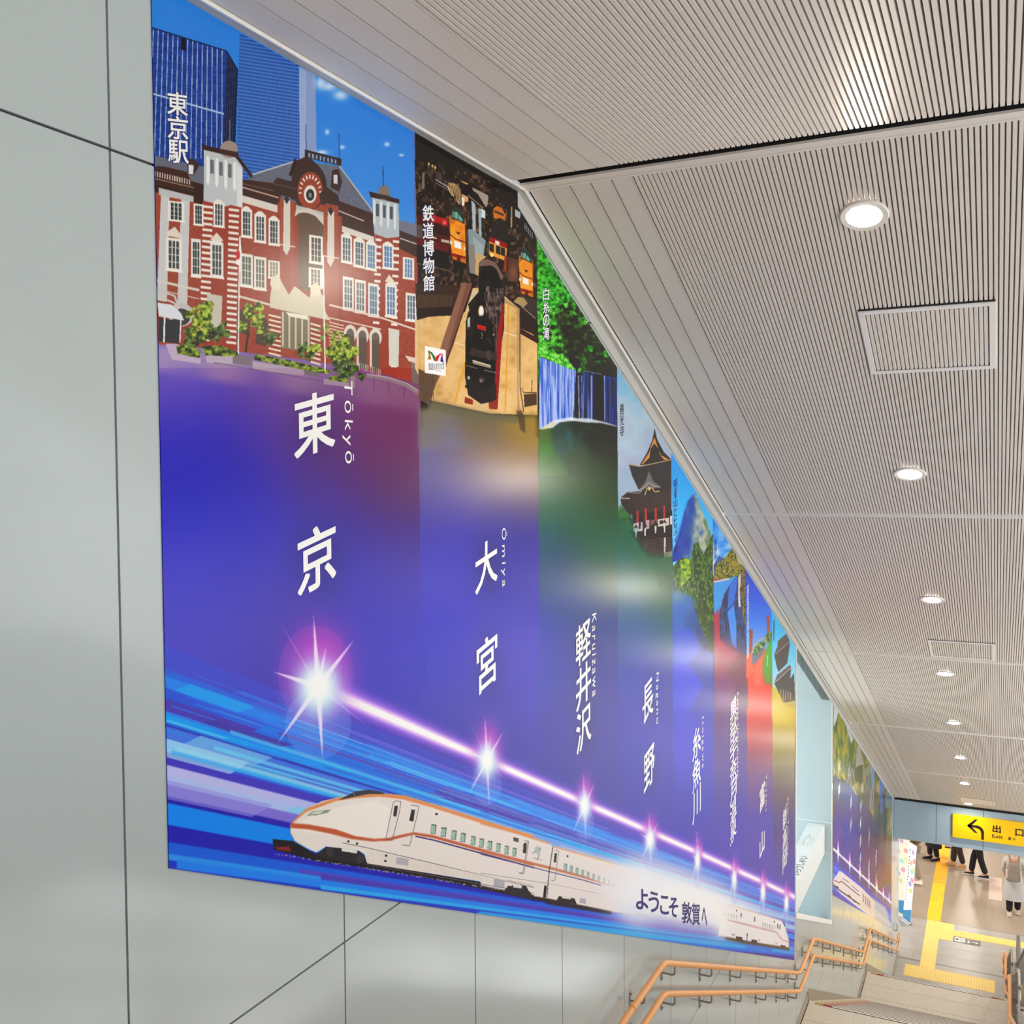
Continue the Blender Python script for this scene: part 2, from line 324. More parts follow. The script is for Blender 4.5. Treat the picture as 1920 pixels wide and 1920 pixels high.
    P("110,1610 170,1570 225,1640 225,1655 105,1630",'e4dccc');P("415,1660 460,1610 510,1670",'e8dcc8');P("1625,1950 1655,1900 1700,1960",'e8dcc8')
    L("-10,1930 340,2010",18,'ddd2c4');L("610,2050 900,2130",16,'e0d4c2');L("1240,2110 1600,2200",14,'e4d8c8');L("1600,2200 1860,2290",12,'e4d8c8')
    L("-10,1990 340,2070",8,'cfc2b4');L("1240,2200 1600,2280",9,'e4d8c8')
    for i in range(9): L([(1240,2230+i*22),(1340,2255+i*22)],9,'e8d8c8',.9)
    for i in range(9): L([(820,2180+i*33),(905,2200+i*33)],13,'f0e2cc');L([(1110,2240+i*33),(1180,2260+i*33)],13,'f0e2cc')
    # portico
    P("830,2060 850,1920 880,1900 915,1960 960,2040 1000,1980 1100,2060 1130,1980 1165,1990 1200,2060 1215,2160 1250,2220 830,2130",'ddd3b8');E(870,1960,38,52,'e6dcc2');E(1145,2010,36,48,'e6dcc2')
    P("905,2150 1110,2190 1110,2440 905,2410",'8c8068');
    for i in range(5): L([(920+i*44,2160+i*9),(920+i*44,2400+i*9)],12,'d8ccb0')
    P("940,2160 1090,2185 1090,2215 960,2190",'f2ecd4')
    # arcade right
    for x in (1355,1440,1530):
        E(x+30,2310+(x-1355)*.15,44,62,'e6dccf');E(x+30,2320+(x-1355)*.15,28,45,'7a6c5c');P([(x+2,2320+(x-1355)*.15),(x+58,2330+(x-1355)*.15),(x+58,2540+(x-1355)*.2),(x+2,2530+(x-1355)*.2)],'6c5c4e')
        L([(x-2,2330),(x-2,2540)],14,'e0d6ca')
    for i in range(12): L([(1450+i*13,2510+i*4),(1450+i*13,2560+i*4)],4,'d0c4bc')
    P("1650,2270 1725,2285 1720,2540 1655,2530",'dcd8cc');P("390,2030 500,2050 490,2300 430,2290",'cfc8b8')
    # arcade left
    P("50,2080 290,2120 300,2300 50,2280",'a8442e');E(215,2180,90,80,'c8c4c0');E(215,2195,62,58,'4a4440')
    for a,b in ((60,2010),(80,2060)): L([(a,b),(170,b+40),(200,b+130)],13,'d0ccc8')
    L("230,2000 225,2100",22,'d4d0cc')
    P("50,2095 150,2110 215,2170 235,2220 60,2190",'dfe3e8');P("60,2200 215,2225 200,2380 60,2365",'3c3c40');L("100,2190 95,2370",12,'e8e8ec');L("212,2215 205,2370",9,'e8e8ec')
    P("620,2160 650,2120 690,2150 690,2330 620,2300",'5c4c3e');P("740,2200 790,2180 820,2260 800,2400 730,2380",'5c4c3e')
    # ground
    R("-40,2400 500,2450 1000,2520 1500,2600 1900,2680 1910,2850 1500,2800 -40,2560",field("300,655,c0a8c4 420,680,b89cbc 560,710,b090b0 700,740,a4809c 770,760,9a7090 300,700,9c88c8 450,740,8c6cb0 600,750,9470a4 740,790,884a78 340,730,7c66c4 500,780,6a48a8 650,800,783c86",48),9)
    S.T=(280,0,3.692)
    P("105,2380 180,2380 350,2450 350,2520 150,2490",'c8b4cc');P("385,2450 580,2470 580,2520 390,2510",'c4b2c6');P("710,2500 1065,2560 1065,2600 710,2560",'bda8bc');P("1200,2620 1380,2650 1380,2680 1200,2660",'b8a4b4')
    P("570,2450 710,2470 705,2535 570,2515",'8a7c84');P("1065,2535 1175,2555 1172,2610 1065,2590",'8e8088')
    L("440,2510 1200,2640",8,'8a7898');L("1500,2600 1650,2625 1780,2670 1870,2730",26,'a08c94');L("1500,2590 1650,2612 1780,2655 1870,2715",6,'d0c0c4')
    for i in range(3): L([(1550+i*105,2620+i*30),(1550+i*105,2710+i*20)],5,'6a5068')
    P("1765,2460 1845,2480 1850,2520 1790,2500",'e4d4c0');P("1805,2510 1860,2520 1860,2660 1815,2650",'8a7874')
    gr=foliage(.16,.2,11,'243016','3c5220','67802a','96a83a','b8c452')
    for q in ("180,2400 260,2380 350,2430 345,2480 190,2450","355,2400 480,2390 610,2440 600,2470 380,2460","720,2450 900,2480 1240,2560 1240,2590 1060,2560 720,2490","1240,2600 1370,2620 1370,2650 1240,2630","1440,2575 1495,2600 1470,2640 1440,2620"): R(q,gr)
    def bush(x,y,rx,ry,n,seed,f):
        r=random.Random(seed)
        for _ in range(n):
            a=r.random()*6.28;d=r.random()**.5;cx=x+rx*d*math.cos(a);cy=y+ry*d*math.sin(a);q=r.uniform(.22,.4)*min(rx,ry)
            R([(cx+q*1.2*math.cos(t*.7+r.random()*.3),cy+q*math.sin(t*.7)) for t in range(9)],f)
    gb=foliage(.2,.2,13,'2c3a16','54701e','8aa02c','b4c840','ccd860');gd=foliage(.2,.2,15,'22301c','3c5228','5e7838','86a04c')
    for q in ((340,2180,75,70,26,1,gb),(350,2290,70,70,26,2,gb),(400,2130,50,50,14,3,gb),(450,2300,60,60,18,4,gd),(290,2330,60,60,18,5,gd),(500,2290,50,60,12,6,gd),(640,2260,45,40,14,7,gb),(720,2160,60,60,22,8,gb),(740,2250,50,50,16,9,gb),(830,2330,50,60,16,10,gd),(1050,2380,30,40,8,11,gd),(1080,2440,50,60,14,12,gd),(1200,2300,40,60,10,13,gb),(1310,2340,60,50,20,14,gb),(1150,2420,60,40,14,15,gb),(1320,2440,100,70,36,16,gb),(1370,2540,70,60,24,17,gd),(1300,2560,50,60,12,18,gd)): bush(*q)
    L("680,2300 660,2440",14,'4a3a28');L("330,2300 320,2400",14,'3c3226')
    L("620,1640 610,2450",9,'e8e8ec');L("1198,1770 1212,2570",9,'f0ece4')
    P("625,1640 632,1740 628,1840 590,1830 612,1740",'f4f0f0');E(608,1765,14,34,'d82838');P("1200,1780 1204,1980 1182,2000 1192,1860",'f6f0ec')
    P("1385,2610 1400,2598 1418,2610 1418,2690 1385,2680",'a8949c')
    # ================= banner 2: railway museum at night =================
    S.clip=(int((775.3-SX0)*SS)-1,0,int((1013-SX0)*SS),S.h)
    S.T=(780,270,6.6217)
    Q=lambda f,y:[tuple(map(float,q.split(','))) for q in f.split()]
    def edge2(): return [(bx[1][0],200),(bx[2][0]+1,380),(bx[2][0]+4.5,795),(bx[1][0]+13,815)]
    S.T=(0,0,1)
    R([(775.3,200),(1005.5,320),(1010,820),(788,800)],lambda X,Y:ramp(noise(X,Y,.05,.05,21,3)*.8,'1c1614','2a211e','332822'))
    R([(776,300),(900,330),(1006,470),(1008,560),(787,560)],lambda X,Y:ramp(noise(X,Y,.18,.12,22,4)**2*1.6,'160f0d','2a1b16','5a4438','8a7460'))
    S.T=(780,270,6.6217)
    r=random.Random(5)
    for i in range(60): E(r.uniform(0,1500),200+r.uniform(0,1)**.7*700,r.uniform(3,7),r.uniform(4,9),'f4e8d4',r.uniform(.3,.95))
    for x,y in ((150,250),(195,275),(230,295)): E(x,y,11,18,'fff0c0');E(x,y+30,20,50,'a08040',.5,1)
    P("70,360 100,350 95,560 60,560",'8c8478');L("230,440 400,540",14,'b8b0ac');L("230,480 390,570",10,'8c847c');P("240,340 310,360 300,470 250,450",'5a504c')
    P("390,480 470,490 545,560 560,700 520,760 460,600 400,580",'c4aa80');P("380,540 440,560 470,660 430,640",'e8d4a8')
    for i in range(7): L([(400+i*22,500+i*8),(430+i*20,640+i*14)],6,'3a241c')
    P("540,450 650,500 840,740 830,800 760,740 620,620",'2a1a14');P("540,450 640,490 630,510 570,480",'d8b880');L("640,640 830,800",12,'a89888')
    P("690,540 890,640 880,760 860,790 760,620 700,580",'b8b0a4');P("560,620 640,660 640,720 600,720 590,770 560,760",'e0b890');P("560,660 590,670 585,770 562,760",'f4f4f0')
    P("680,700 730,750 735,1160 700,1150",'c0ccd0');P("765,800 800,810 810,1300 780,1290",'b4c4c8');P("800,800 850,830 850,930 805,910",'e4ecf0');P("610,1060 700,1060 860,1200 830,1400 800,1450 640,1400",'a0acb0')
    P("700,1150 830,1260 810,1450 700,1400",'b4bcc0');P("620,1230 720,1260 730,1620 660,1600",'9c9890');P("730,1350 870,1400 780,1470 770,1640 730,1620",'d0b890')
    # red locomotive
    P("0,870 200,890 390,940 410,1350 200,1330 0,1230",'5c1814');P("190,880 385,935 385,1010 190,960",'b01c18');P("0,1000 70,1010 70,1240 0,1220",'6c605c');P("0,1160 400,1260 400,1340 0,1250",'741c18')
    P("200,980 400,1040 400,1150 200,1100",'3c1a14');L("190,1160 250,1175",22,'c8b8b0');P("305,1180 400,1200 400,1235 305,1215",'d0c0b4');E(200,940,26,34,'ffdcd0',1,1);E(345,980,26,34,'ffdcd0',1,1);E(200,940,60,60,'d03028',.4,1);E(345,980,60,60,'d03028',.4,1)
    P("0,1260 400,1350 400,1550 0,1480",'1a1210');L("0,1480 420,1580",6,'9c9080')
    # electric trains
    def emu(x,y,k):
        q=lambda a,b:(x+a*k,y+b*k)
        P([q(0,100),q(30,30),q(110,0),q(180,40),q(215,180),q(215,660),q(40,600),q(15,400)],'c8862c')
        R([q(10,160),q(60,110),q(190,170),q(205,560),q(30,560)],lambda X,Y:ramp(noise(X,Y,.06,.05,4,2),'c87a20','eaa03c','f4bc5c','dc9030'))
        P([q(20,0),q(60,-60),q(130,-30),q(190,60),q(190,170),q(110,120),q(30,100)],'3c4848');P([q(40,10),q(100,20),q(160,100),q(170,140),q(90,100),q(40,80)],'8cc0ac');L([q(60,20),q(60,90)],8*k,'2a2a2a');L([q(110,40),q(110,115)],8*k,'2a2a2a')
        P([q(75,250),q(110,270),q(140,262),q(112,300)],'2a1408');L([q(15,295),q(70,345),q(205,395)],12*k,'7c1c10')
        P([q(60,370),q(145,395),q(148,480),q(65,455)],'f8f8f4');E(*q(20,395),13*k,26*k,'f4f0f0');E(*q(200,470),13*k,26*k,'f4f0f0')
        P([q(20,520),q(200,570),q(200,600),q(20,560)],'a01c14');P([q(90,540),q(145,560),q(140,640),q(95,630)],'7c1c18')
        P([q(40,600),q(215,660),q(215,720),q(60,680)],'1c1412')
    emu(405,830,1.0);P("330,620 400,640 430,830 400,900 340,840",'3a2c20');P("600,1000 640,1020 650,1560 610,1500",'2a1a16',.6)
    emu(1265,1340,.86)
    P("955,800 1000,770 1060,800 1100,880 1095,950 1040,920 985,930 955,920",'d88c40');P("965,820 1080,870 1085,900 965,850",'544c40')
    P("985,940 1045,920 1100,970 1140,1060 1135,1280 900,1180 910,1120",'34282a');
    for i in range(6): L([(985-i*10,960+i*34),(1030-i*8,950+i*34)],10,'4a4048')
    P("905,1150 1000,1185 1125,1240 1120,1300 900,1210",'a01824');P("900,1210 1120,1300 1115,1460 900,1370",'eab060');
    for x in (905,985,1045): P([(x,1230+(x-905)*.35),(x+55,1250+(x-905)*.35),(x+55,1350+(x-905)*.35),(x,1330+(x-905)*.35)],'2c3430')
    P("975,1195 1030,1215 1030,1260 975,1240",'f4ece0');E(935,1380,24,24,'ffe8b0');P("1090,1400 1120,1380 1115,1600 1080,1560",'a04a20')
    P("1130,1400 1260,1440 1260,1720 1130,1700",'6a4838');E(1200,1600,60,110,'b08070',.6,1)
    L("1180,790 1175,1040",20,'b8a880');P("1225,810 1290,850 1285,930 1225,900",'c8ccd8');
    for i in range(5): L([(1345+i*22,980+i*30),(1345+i*22,1060+i*30)],8,'a8a8b0')
    # turntable deck
    S.T=(780,540,6.6217)
    R("-20,400 130,350 450,345 600,300 700,0 780,0 1090,100 1280,260 1500,680 1500,1580 900,1560 180,1400 -20,1000",lambda X,Y:ramp(noise(X,Y,.04,.04,31,3),'c09c68','dcbc88','e8cc9c','d4b078'))
    P("-20,-60 560,-30 480,330 150,360 0,400",'4a3426');P("0,90 450,90 440,260 0,250",'5c4834');P("0,250 450,230 440,335 130,350 0,400",'34201a')
    for i in range(4): L([(60+i*110,95),(60+i*110,250)],5,'3c2c20')
    P("560,-60 680,-60 430,750 360,1000 290,760",'9a7864');P("620,-60 690,-60 460,700 370,930 350,880",'8a6454');L("690,-20 365,920",12,'4a1c1c');L("300,770 180,1400",8,'6a4838')
    P("110,1040 290,1090 240,1190 150,1450 20,1380 20,1000",'7c6450');[L([(40+i*32,1020+i*8),(90+i*24,1420)],5,'4a3a34') for i in range(6)]
    P("690,20 760,40 740,140 650,330 620,300",'d8ccb4')
    L("600,920 470,1440",14,'e0a820');L("1140,210 1130,600 1100,1540",14,'dca828');L("570,380 640,390",6,'f0e8d8');L("470,680 600,715",8,'f0e8dc');L("1070,550 1265,605",8,'f0e8dc')
    P("1085,120 1270,250 1265,1300 1290,1560 1250,1550 1250,260 1085,180",'a89078',.6);P("1270,60 1500,160 1500,380 1280,260",'4c4038');P("1280,260 1500,420 1500,600 1285,500",'38281f');L("1275,200 1480,385",10,'a89c90');P("1285,500 1500,620 1500,690 1290,570",'4c1c18')
    P("1330,120 1380,190 1330,240 1200,170 1260,110",'b8a47c');L("1280,250 1285,1240 1330,1540",12,'6a5444');L("1300,1240 1330,1300 1490,1300",9,'5a4438');P("1330,1320 1490,1310 1490,1450 1340,1480",'5c4430');L("1435,1140 1430,1300",8,'4c2c20')
    # steam locomotive
    P("1060,180 1090,200 1060,560 1000,1500 960,1500 990,560",'8c2028');P("600,1350 700,1390 695,1450 595,1430",'98402c');P("895,1420 995,1400 995,1510 900,1500",'98402c');P("705,1390 890,1430 885,1520 700,1480",'dcc49c')
    S.T=(780,270,6.6217)
    R("775,1500 870,1430 960,1450 1070,1560 1095,1700 1085,2300 1050,2500 900,2600 780,2200 765,1700",lambda X,Y:ramp(noise(X,Y,.25,.12,33,3)*.9,'0c0808','1e1614','3a302c','5a4c46'))
    P("775,1520 800,1440 880,1430 980,1470 1080,1640 1060,1700 960,1560 860,1510",'8c746c');E(905,1700,125,190,'181010');E(880,1760,50,75,'2c2420');E(885,1795,22,26,'e8dccc',.9,1)
    S.T=(780,540,6.6217)
    P("610,420 640,300 720,220 760,60 850,0 1080,0 1060,400 1000,620 990,1400 800,1440 640,1330 600,1100",'16100f')
    R("840,0 1080,0 1060,400 950,560 850,300",lambda X,Y:ramp(noise(X,Y,.35,.15,34,3)**1.5*1.5,'120c0c','2c2220','6a5a56','9a8a84'))
    E(800,290,36,76,'c8a878');E(803,292,28,66,'f2efe8');E(820,560,130,215,'120d0c');
    for x,y in ((808,565),(815,590),(805,620)): E(x,y,7,9,'b8b0a8')
    E(885,675,36,10,'c8c0b8',1,0,0,.3);E(955,580,20,14,'c8b898');P("630,380 665,360 660,520 630,560",'c8d0c4');P("640,480 690,500 640,600 620,580",'2c2624')
    E(800,520,150,190,'4a3c38',.25);E(820,570,128,205,'130e0d')
    P("750,450 862,480 862,540 755,505",'f03028');L("775,490 850,512",9,'c81c1c');E(820,560,118,190,'2c2422',.25)
    for x,y in ((808,565),(815,590),(805,620)): E(x,y,7,9,'b8b0a8')
    P("1065,180 1090,200 1065,560 1005,1500 955,1500 1000,560",'9c2028');P("600,1350 700,1390 695,1450 595,1430",'98402c');P("895,1420 995,1400 995,1510 900,1500",'98402c')
    L("880,620 930,700",10,'5a504c');L("700,330 680,700",14,'3c3432');L("960,380 990,900",16,'4c4240');L("1000,300 985,800",8,'7c7068');P("640,200 760,60 745,230 660,330",'2a2220')
    P("690,890 920,960 925,1000 700,940",'a89c8c');L("695,900 915,965",14,'e0d8cc');L("640,830 980,900",12,'2c2220');P("680,740 860,790 980,800 985,900 650,830",'4a3a36');P("860,780 920,770 925,900 880,900",'5a4a44')
    L("610,960 750,1000",6,'c0b8b0');L("840,1020 990,1055",6,'c0b8b0')
    P("650,1060 800,1250 990,1180 990,1380 800,1440 640,1330",'2a2420');L("640,1150 800,1330 980,1200",6,'4c443e');E(810,1140,45,40,'4a4240');E(800,1150,18,22,'908880');E(645,1115,16,22,'c0c0c0');P("605,1200 640,1215 630,1245 600,1235",'101010')
    # lower soft floor
    R("130,1490 180,1400 500,1480 900,1570 1260,1590 1500,1560 1520,1700 1520,2000 20,2000 20,1500",field("800,775,8c8268 900,785,80765c 980,790,a08c40 800,810,8c8894 900,810,8c7c60 990,820,a88c38 850,840,8884a0 960,850,907860 900,860,8c7c80",32),7)
    P("180,1400 900,1560 1250,1590 1250,1680 640,1620 150,1490",'7c7860',.8,2);P("1240,1530 1300,1520 1340,1600 1350,1800 1290,1760",'5a4a38',.8,1)
    S.T=(780,540,6.6217)
    P("103,718 363,772 363,1095 103,1055",'fbfafa')
    P("138,775 165,800 180,885 135,890 150,840",'b08c28');P("140,775 190,800 225,850 240,905 215,905 185,830",'3c7c3c');P("225,910 240,850 290,815 325,818 285,840 258,912",'e0203c');P("330,815 320,850 335,925 292,910 305,850",'4a2c9c')
    # logo lettering strokes are meshes; small caption line
    L("165,1005 305,1035",5,'9a9a9a')
    S.clip=None
    # ================= banner 3: waterfall =================
    S.clip=(int((1005.5-SX0)*SS),0,int((1160-SX0)*SS),S.h)
    S.T=(0,0,1)
    R([(1005,380),(1158,640),(1158,740),(1008,720)],foliage(.13,.15,41,'2a1c12','3c3c1a','2f7a20','4cb030','7cd858','a8e878'))
    R([(1005,380),(1090,520),(1080,560),(1006,590)],foliage(.2,.22,44,'1f5c1a','2fa028','56cc3c','86e868'))
    R([(1040,590),(1060,580),(1158,660),(1158,730),(1090,720),(1070,690)],foliage(.12,.14,42,'1c1210','2c201a','3c3020','4c5c28','3f8a28'),3,.8)
    S.T=(1000,640,8.73)
    P("80,240 680,460 1110,540 1365,580 1365,1400 80,1450",'222024');P("1100,320 1365,380 1365,580 1100,540",'3c302c');P("560,200 760,300 760,470 690,470 580,330",'34282a')
    R("85,250 690,480 640,1290 85,1440",lambda X,Y:ramp(noise(X,Y,.55,.02,51,3)*1.15-.05,'1438a0','3f68c8','86a4ec','d0dcf8','6c92e4'))
    R("715,520 980,520 970,1290 745,1290",lambda X,Y:ramp((noise(X,Y,.6,.015,52,3)-.2)*1.3,'201c22','2c3c78','6c8cd8','c8d4f8'))
    R("1140,560 1365,590 1365,1390 1160,1330",lambda X,Y:ramp((noise(X,Y,.8,.02,53,3)-.2)*1.2,'14182c','24408c','4c74c4','8cacec'))
    for a,b,w in ((725,745,14),(945,945,22),(1157,1162,16),(525,560,16),(300,350,18),(610,640,10),(650,662,9),(780,790,9)): L([(a,560),(b,1300)],w,'c8d4fa',.8)
    R("75,80 250,150 520,260 690,470 590,450 450,400 280,320 85,230",foliage(.35,.35,43,'3c8c20','58c030','8ce85c','c0f0a0'))
    for x,y,rr in ((1190,200,60),(930,120,50),(750,470,35),(1340,350,25)): R([(x+rr*math.cos(t),y+rr*1.2*math.sin(t)) for t in (0,.8,1.6,2.4,3.2,4,4.8,5.6)],foliage(.4,.4,45,'2c7a20','48b030','80e050'))
    L("700,505 900,500 1110,545",10,'a0a8d0')
    R("85,1440 300,1340 600,1290 900,1290 1365,1400 1380,2200 80,2200",field("1010,810,5c7a30 1012,850,4c8a34 1050,800,3c5a50 1060,830,3c6a60 1090,800,2c3c28 1120,820,2c3420 1140,850,34401f 1155,800,24281c 1080,850,3f6240 1030,880,3a7a34 1130,880,3f5a28",14))
    for q in ("90,1440 330,1290 600,1240 700,1290 420,1330 300,1420","560,1250 900,1260 1130,1310 1365,1385 1360,1400 1100,1340 850,1330 600,1300"): P(q,'e8ecf8',.9,.8)
    P("100,1440 330,1300 350,1360 180,1440",'e0dcb0',.7,1);L("780,1380 1000,1450 1200,1550",14,'7c8c70',.5,.5);L("560,1450 620,1800",60,'5c80b0',.35,2);L("760,1400 770,1700",50,'4c70a0',.3,2)
    S.clip=None
    # ================= banner 4: temple =================
    S.clip=(int((1156.5-SX0)*SS),0,int((1263-SX0)*SS),S.h)
    S.T=(0,0,1)
    R([(1155,620),(1262,780),(1262,1010),(1158,960)],lambda X,Y:ramp((Y-660)/300.+noise(X,Y,.03,.03,61,3)*.6-.2,'7cc8f0','a8d4ec','ccdce8','c4ccdc','b4c8d8'))
    S.T=(1150,780,6.4)
    R("40,1150 80,1070 200,1160 230,1300 400,1500 700,1700 700,1900 40,1700",foliage(.1,.1,62,'1c4a34','2c6a40','5a9040','3c7a48'),3)
    P("490,150 520,280 600,430 690,520 690,560 310,590 400,440 460,300",'3a2a24');P("488,250 530,380 570,470 660,520 620,530 560,500 540,400 488,330 440,400 430,500 350,580 330,580 420,440",'d8ac70');P("485,380 540,440 600,530 390,570 440,480",'4a3a34')
    for i in range(6): L([(430,440+i*22),(590,430+i*20)],4,'2c2220',.6)
    P("180,580 310,600 690,520 690,900 300,890 220,720",'474240')
    R("180,580 310,600 690,520 690,900 300,890 220,720",lambda X,Y:ramp(noise(X,Y,.5,.1,63,2),'35302f','504a48','3f3a38'));L("180,580 310,605 690,525",12,'c8b898')
    P("170,910 300,905 560,830 690,800 690,1200 180,1180 90,1060 80,980",'453a35');L("80,985 190,990",14,'c8bca4');L("170,915 310,925 350,880",14,'a09c94')
    R("200,950 690,880 690,1180 260,1150",lambda X,Y:ramp(noise(X,Y,.9,.08,64,2),'3a2e2a','5c4c44','46362f'))
    P("420,660 450,720 470,780 560,850 490,870 420,840 350,890 300,890 370,800 400,730",'8c8a8a');L("300,890 360,860 420,800 480,840 560,855",14,'b8b4ac');P("400,860 425,845 445,870 425,900",'e4d4a0');L("370,950 400,870 460,860 490,910 550,900",12,'d8c8a0')
    P("220,1180 700,1130 700,1700 400,1700 240,1450",'2e2420')
    for x,y0,c in ((285,1140,'b84a40'),(383,1110,'c05048'),(503,1100,'c04c44'),(605,1070,'b84a40')): P([(x-13,y0),(x+13,y0),(x+13,y0+170),(x-13,y0+170)],c)
    P("235,1290 345,1270 345,1380 235,1390",'d0ccd0');P("385,1250 425,1245 425,1350 385,1360",'c8b8bc');P("530,1240 660,1220 660,1310 530,1330",'dcd4d0');P("440,1250 530,1240 530,1290 440,1310",'9c7478');P("300,1280 325,1275 320,1350 300,1355",'2a2020');P("550,1255 590,1250 590,1290 550,1300",'2a2020');P("675,1200 700,1195 700,1300 675,1305",'e0dcd8')
    for x,y in ((265,1370),(375,1350),(500,1320),(608,1310)): P([(x-10,y),(x+12,y),(x+8,y+90),(x-6,y+90)],'e4e0dc');P([(x-30,y-20),(x,y-70),(x+32,y-20),(x,y-30)],'4a3830')
    for i in range(9): L([(330+i*5,1500+i*24),(700,1450+i*26)],7,'7c6c60')
    for i in range(9): L([(330+i*5,1510+i*24),(700,1460+i*26)],5,'3c2e28')
    P("600,1460 622,1455 620,1640 602,1640",'dcd8d0');P("370,1460 390,1460 385,1640 372,1640",'6a5c50');P("600,1640 700,1620 700,1690 600,1700",'a8a090')
    R("40,1250 120,1200 240,1400 400,1650 700,1690 700,2100 40,2100",field("1160,985,2a7860 1180,1010,1f7a68 1200,1050,1f7c68 1170,1060,14807c 1230,1050,3c7c60 1255,1050,5c8068 1250,1090,3f7050 1210,1100,24806c 1180,1100,1c8690",18),9,.95)
    S.clip=None
    # ================= banner 5: mountain =================
    S.clip=(int((1258-SX0)*SS),0,int((1339.5-SX0)*SS),S.h)
    S.T=(0,0,1)
    R([(1257,790),(1338,920),(1338,1080),(1262,1080)],lambda X,Y:ramp((Y-840)/220.,'38b4ec','58c0f0','7cd0f4','a0dcf4'))
    S.T=(1150,780,6.4)
    R("960,935 1000,960 1060,1150 1110,1250 1190,1500 1200,1700 700,1750 720,1600 790,1400 850,1150 890,1020",lambda X,Y:ramp((X-1262)/70.+noise(X,Y,.12,.05,71,4)*.9-.45,'1a4aa0','2c64b4','5c88b8','a0b0b4','d4d4c8','8c9c84'))
    R("850,1150 890,1020 960,940 970,1300 900,1650 720,1740 760,1450",lambda X,Y:ramp(noise(X,Y,.1,.06,72,4),'1c489c','2458b0','3c78c4'),3,.6)
    S.T=(0,0,1)
    R([(1262,1060),(1278,1045),(1295,1050),(1300,1020),(1308,1015),(1318,1040),(1336,1000),(1338,1240),(1300,1140),(1262,1110)],foliage(.5,.16,73,'1c3012','2c4a1a','4c702a','86a43c','4c6c2c'))
    R([(1275,1050),(1292,1046),(1296,1080),(1276,1100)],foliage(.2,.2,74,'5c7a24','9cb83c','c0cc58'))
    R([(1262,1100),(1300,1120),(1312,1180),(1330,1230),(1340,1160),(1340,1330),(1264,1330)],field("1270,1110,6c98b0 1290,1130,4c88bc 1270,1150,3080c0 1300,1160,2c70a8 1320,1180,28587c 1335,1190,20486c 1290,1200,2070cc 1325,1250,2060b4 1290,1290,1c60d4 1325,1320,1a50b6",12),5)
    for q in ((1318,1160,20),(1330,1190,24),(1310,1140,14)): R([(q[0]-4,q[1]-q[2]),(q[0]+5,q[1]-q[2]),(q[0]+4,q[1]+q[2]),(q[0]-1,q[1]+q[2]-4)],foliage(.4,.06,75,'1c2c14','4c6428','2c4420'),2,.7)
    S.clip=None
    # ================= banner 6: dam =================
    S.clip=(int((1336.3-SX0)*SS),0,int((1402-SX0)*SS),S.h)
    S.T=(1330,960,4.8)
    R("0,-60 340,420 340,560 0,560",lambda X,Y:ramp((Y-960)/110.+noise(X,Y,.09,.09,81,3)-.5,'3c9cec','5cb0f0','a8d4f8','f4f8fc'))
    P("35,480 80,390 130,420 100,540 35,560",'5c80b0');R("60,470 130,420 210,310 250,370 320,440 320,620 150,600 35,610",foliage(.5,.4,82,'3c4c24','6c7c30','8c9434','b8a83c','dcc060'))
    P("240,370 280,400 300,480 250,460",'e0d8d0',.7,.5)
    P("35,640 200,590 240,570 200,640 130,740 100,850 80,940 38,900",'6cb4e4');L("35,630 180,600",12,'e4ecec')
    R("190,640 250,570 330,700 330,1300 200,1250 90,1150 90,900 130,740",lambda X,Y:ramp(noise(X,Y,.5,.05,83,3),'1c1c24','2c3850','4c78b8','24242c','3c2c2c'))
    P("185,650 250,575 240,700 215,820 160,880 170,720",'5c94dc');P("160,900 215,830 240,1000 240,1230 200,1200",'70ace8');P("255,590 275,560 300,510 300,560 270,700 280,860 258,850",'e8e4e8');R("280,540 325,460 330,1050 300,950 275,700",foliage(.3,.3,84,'3c3418','6c7828','b89c30','5c4828'))
    P("38,920 100,860 80,1020 38,1080",'b85c7c',.8,2)
    R("38,1080 110,1140 240,1230 340,1290 345,1760 40,1760",field("1345,1190,c85878 1350,1210,bc5078 1370,1220,b04a78 1395,1240,8c3c60 1350,1240,a04070 1385,1260,883068 1360,1290,903888 1390,1310,702c78 1350,1310,883c9c",12),10,.95)
    S.clip=None
    # ================= banner 7: park with two towers =================
    S.clip=(int((1397-SX0)*SS),0,int((1449-SX0)*SS),S.h)
    R("315,430 560,820 560,1220 330,1290",lambda X,Y:ramp((Y-1060)/150.,'1c60c8','2c78dc','5c9ce8','94bce8'))
    P("360,1055 388,1060 382,1270 355,1280",'a45c38');P("512,940 535,930 538,1110 518,1120",'b06840');R("495,1120 530,1080 560,1080 560,1170 500,1180",foliage(.3,.3,91,'3c5420','6c8c34','b0a84c'))
    L("375,1280 400,1200 450,1150 510,1130",12,'c8b8a0');R("385,1280 410,1210 460,1165 520,1160 480,1230 430,1290",foliage(.3,.3,92,'2c5418','4c7c28','90a860','d0d4c8'))
    P("370,1280 430,1290 470,1230 500,1210 480,1270 420,1360 380,1380",'7c8c9c');P("330,1280 380,1290 385,1390 400,1440 330,1500",'e07c54');P("540,1170 560,1150 560,1300 480,1320 480,1290",'58b020')
    R("480,1310 560,1180 565,1560 500,1540 470,1440",field("1440,1220,58b424 1440,1250,5cac20 1435,1270,7ca028 1445,1280,60a028 1445,1300,b06030",10),3)
    P("395,1420 430,1350 490,1260 520,1240 480,1340 470,1560 400,1560",'e88c68',.85,3);L("520,1290 522,1390",7,'b0e0a0')
    S.clip=None
    # ================= banner 8: gate tower =================
    S.clip=(int((1445.7-SX0)*SS),0,int((1496-SX0)*SS),S.h)
    R("555,830 780,1160 780,1800 565,1560",lambda X,Y:ramp((Y-1140)/140.,'4cc8ec','70d0f0','94dcf4','c0e4f0'))
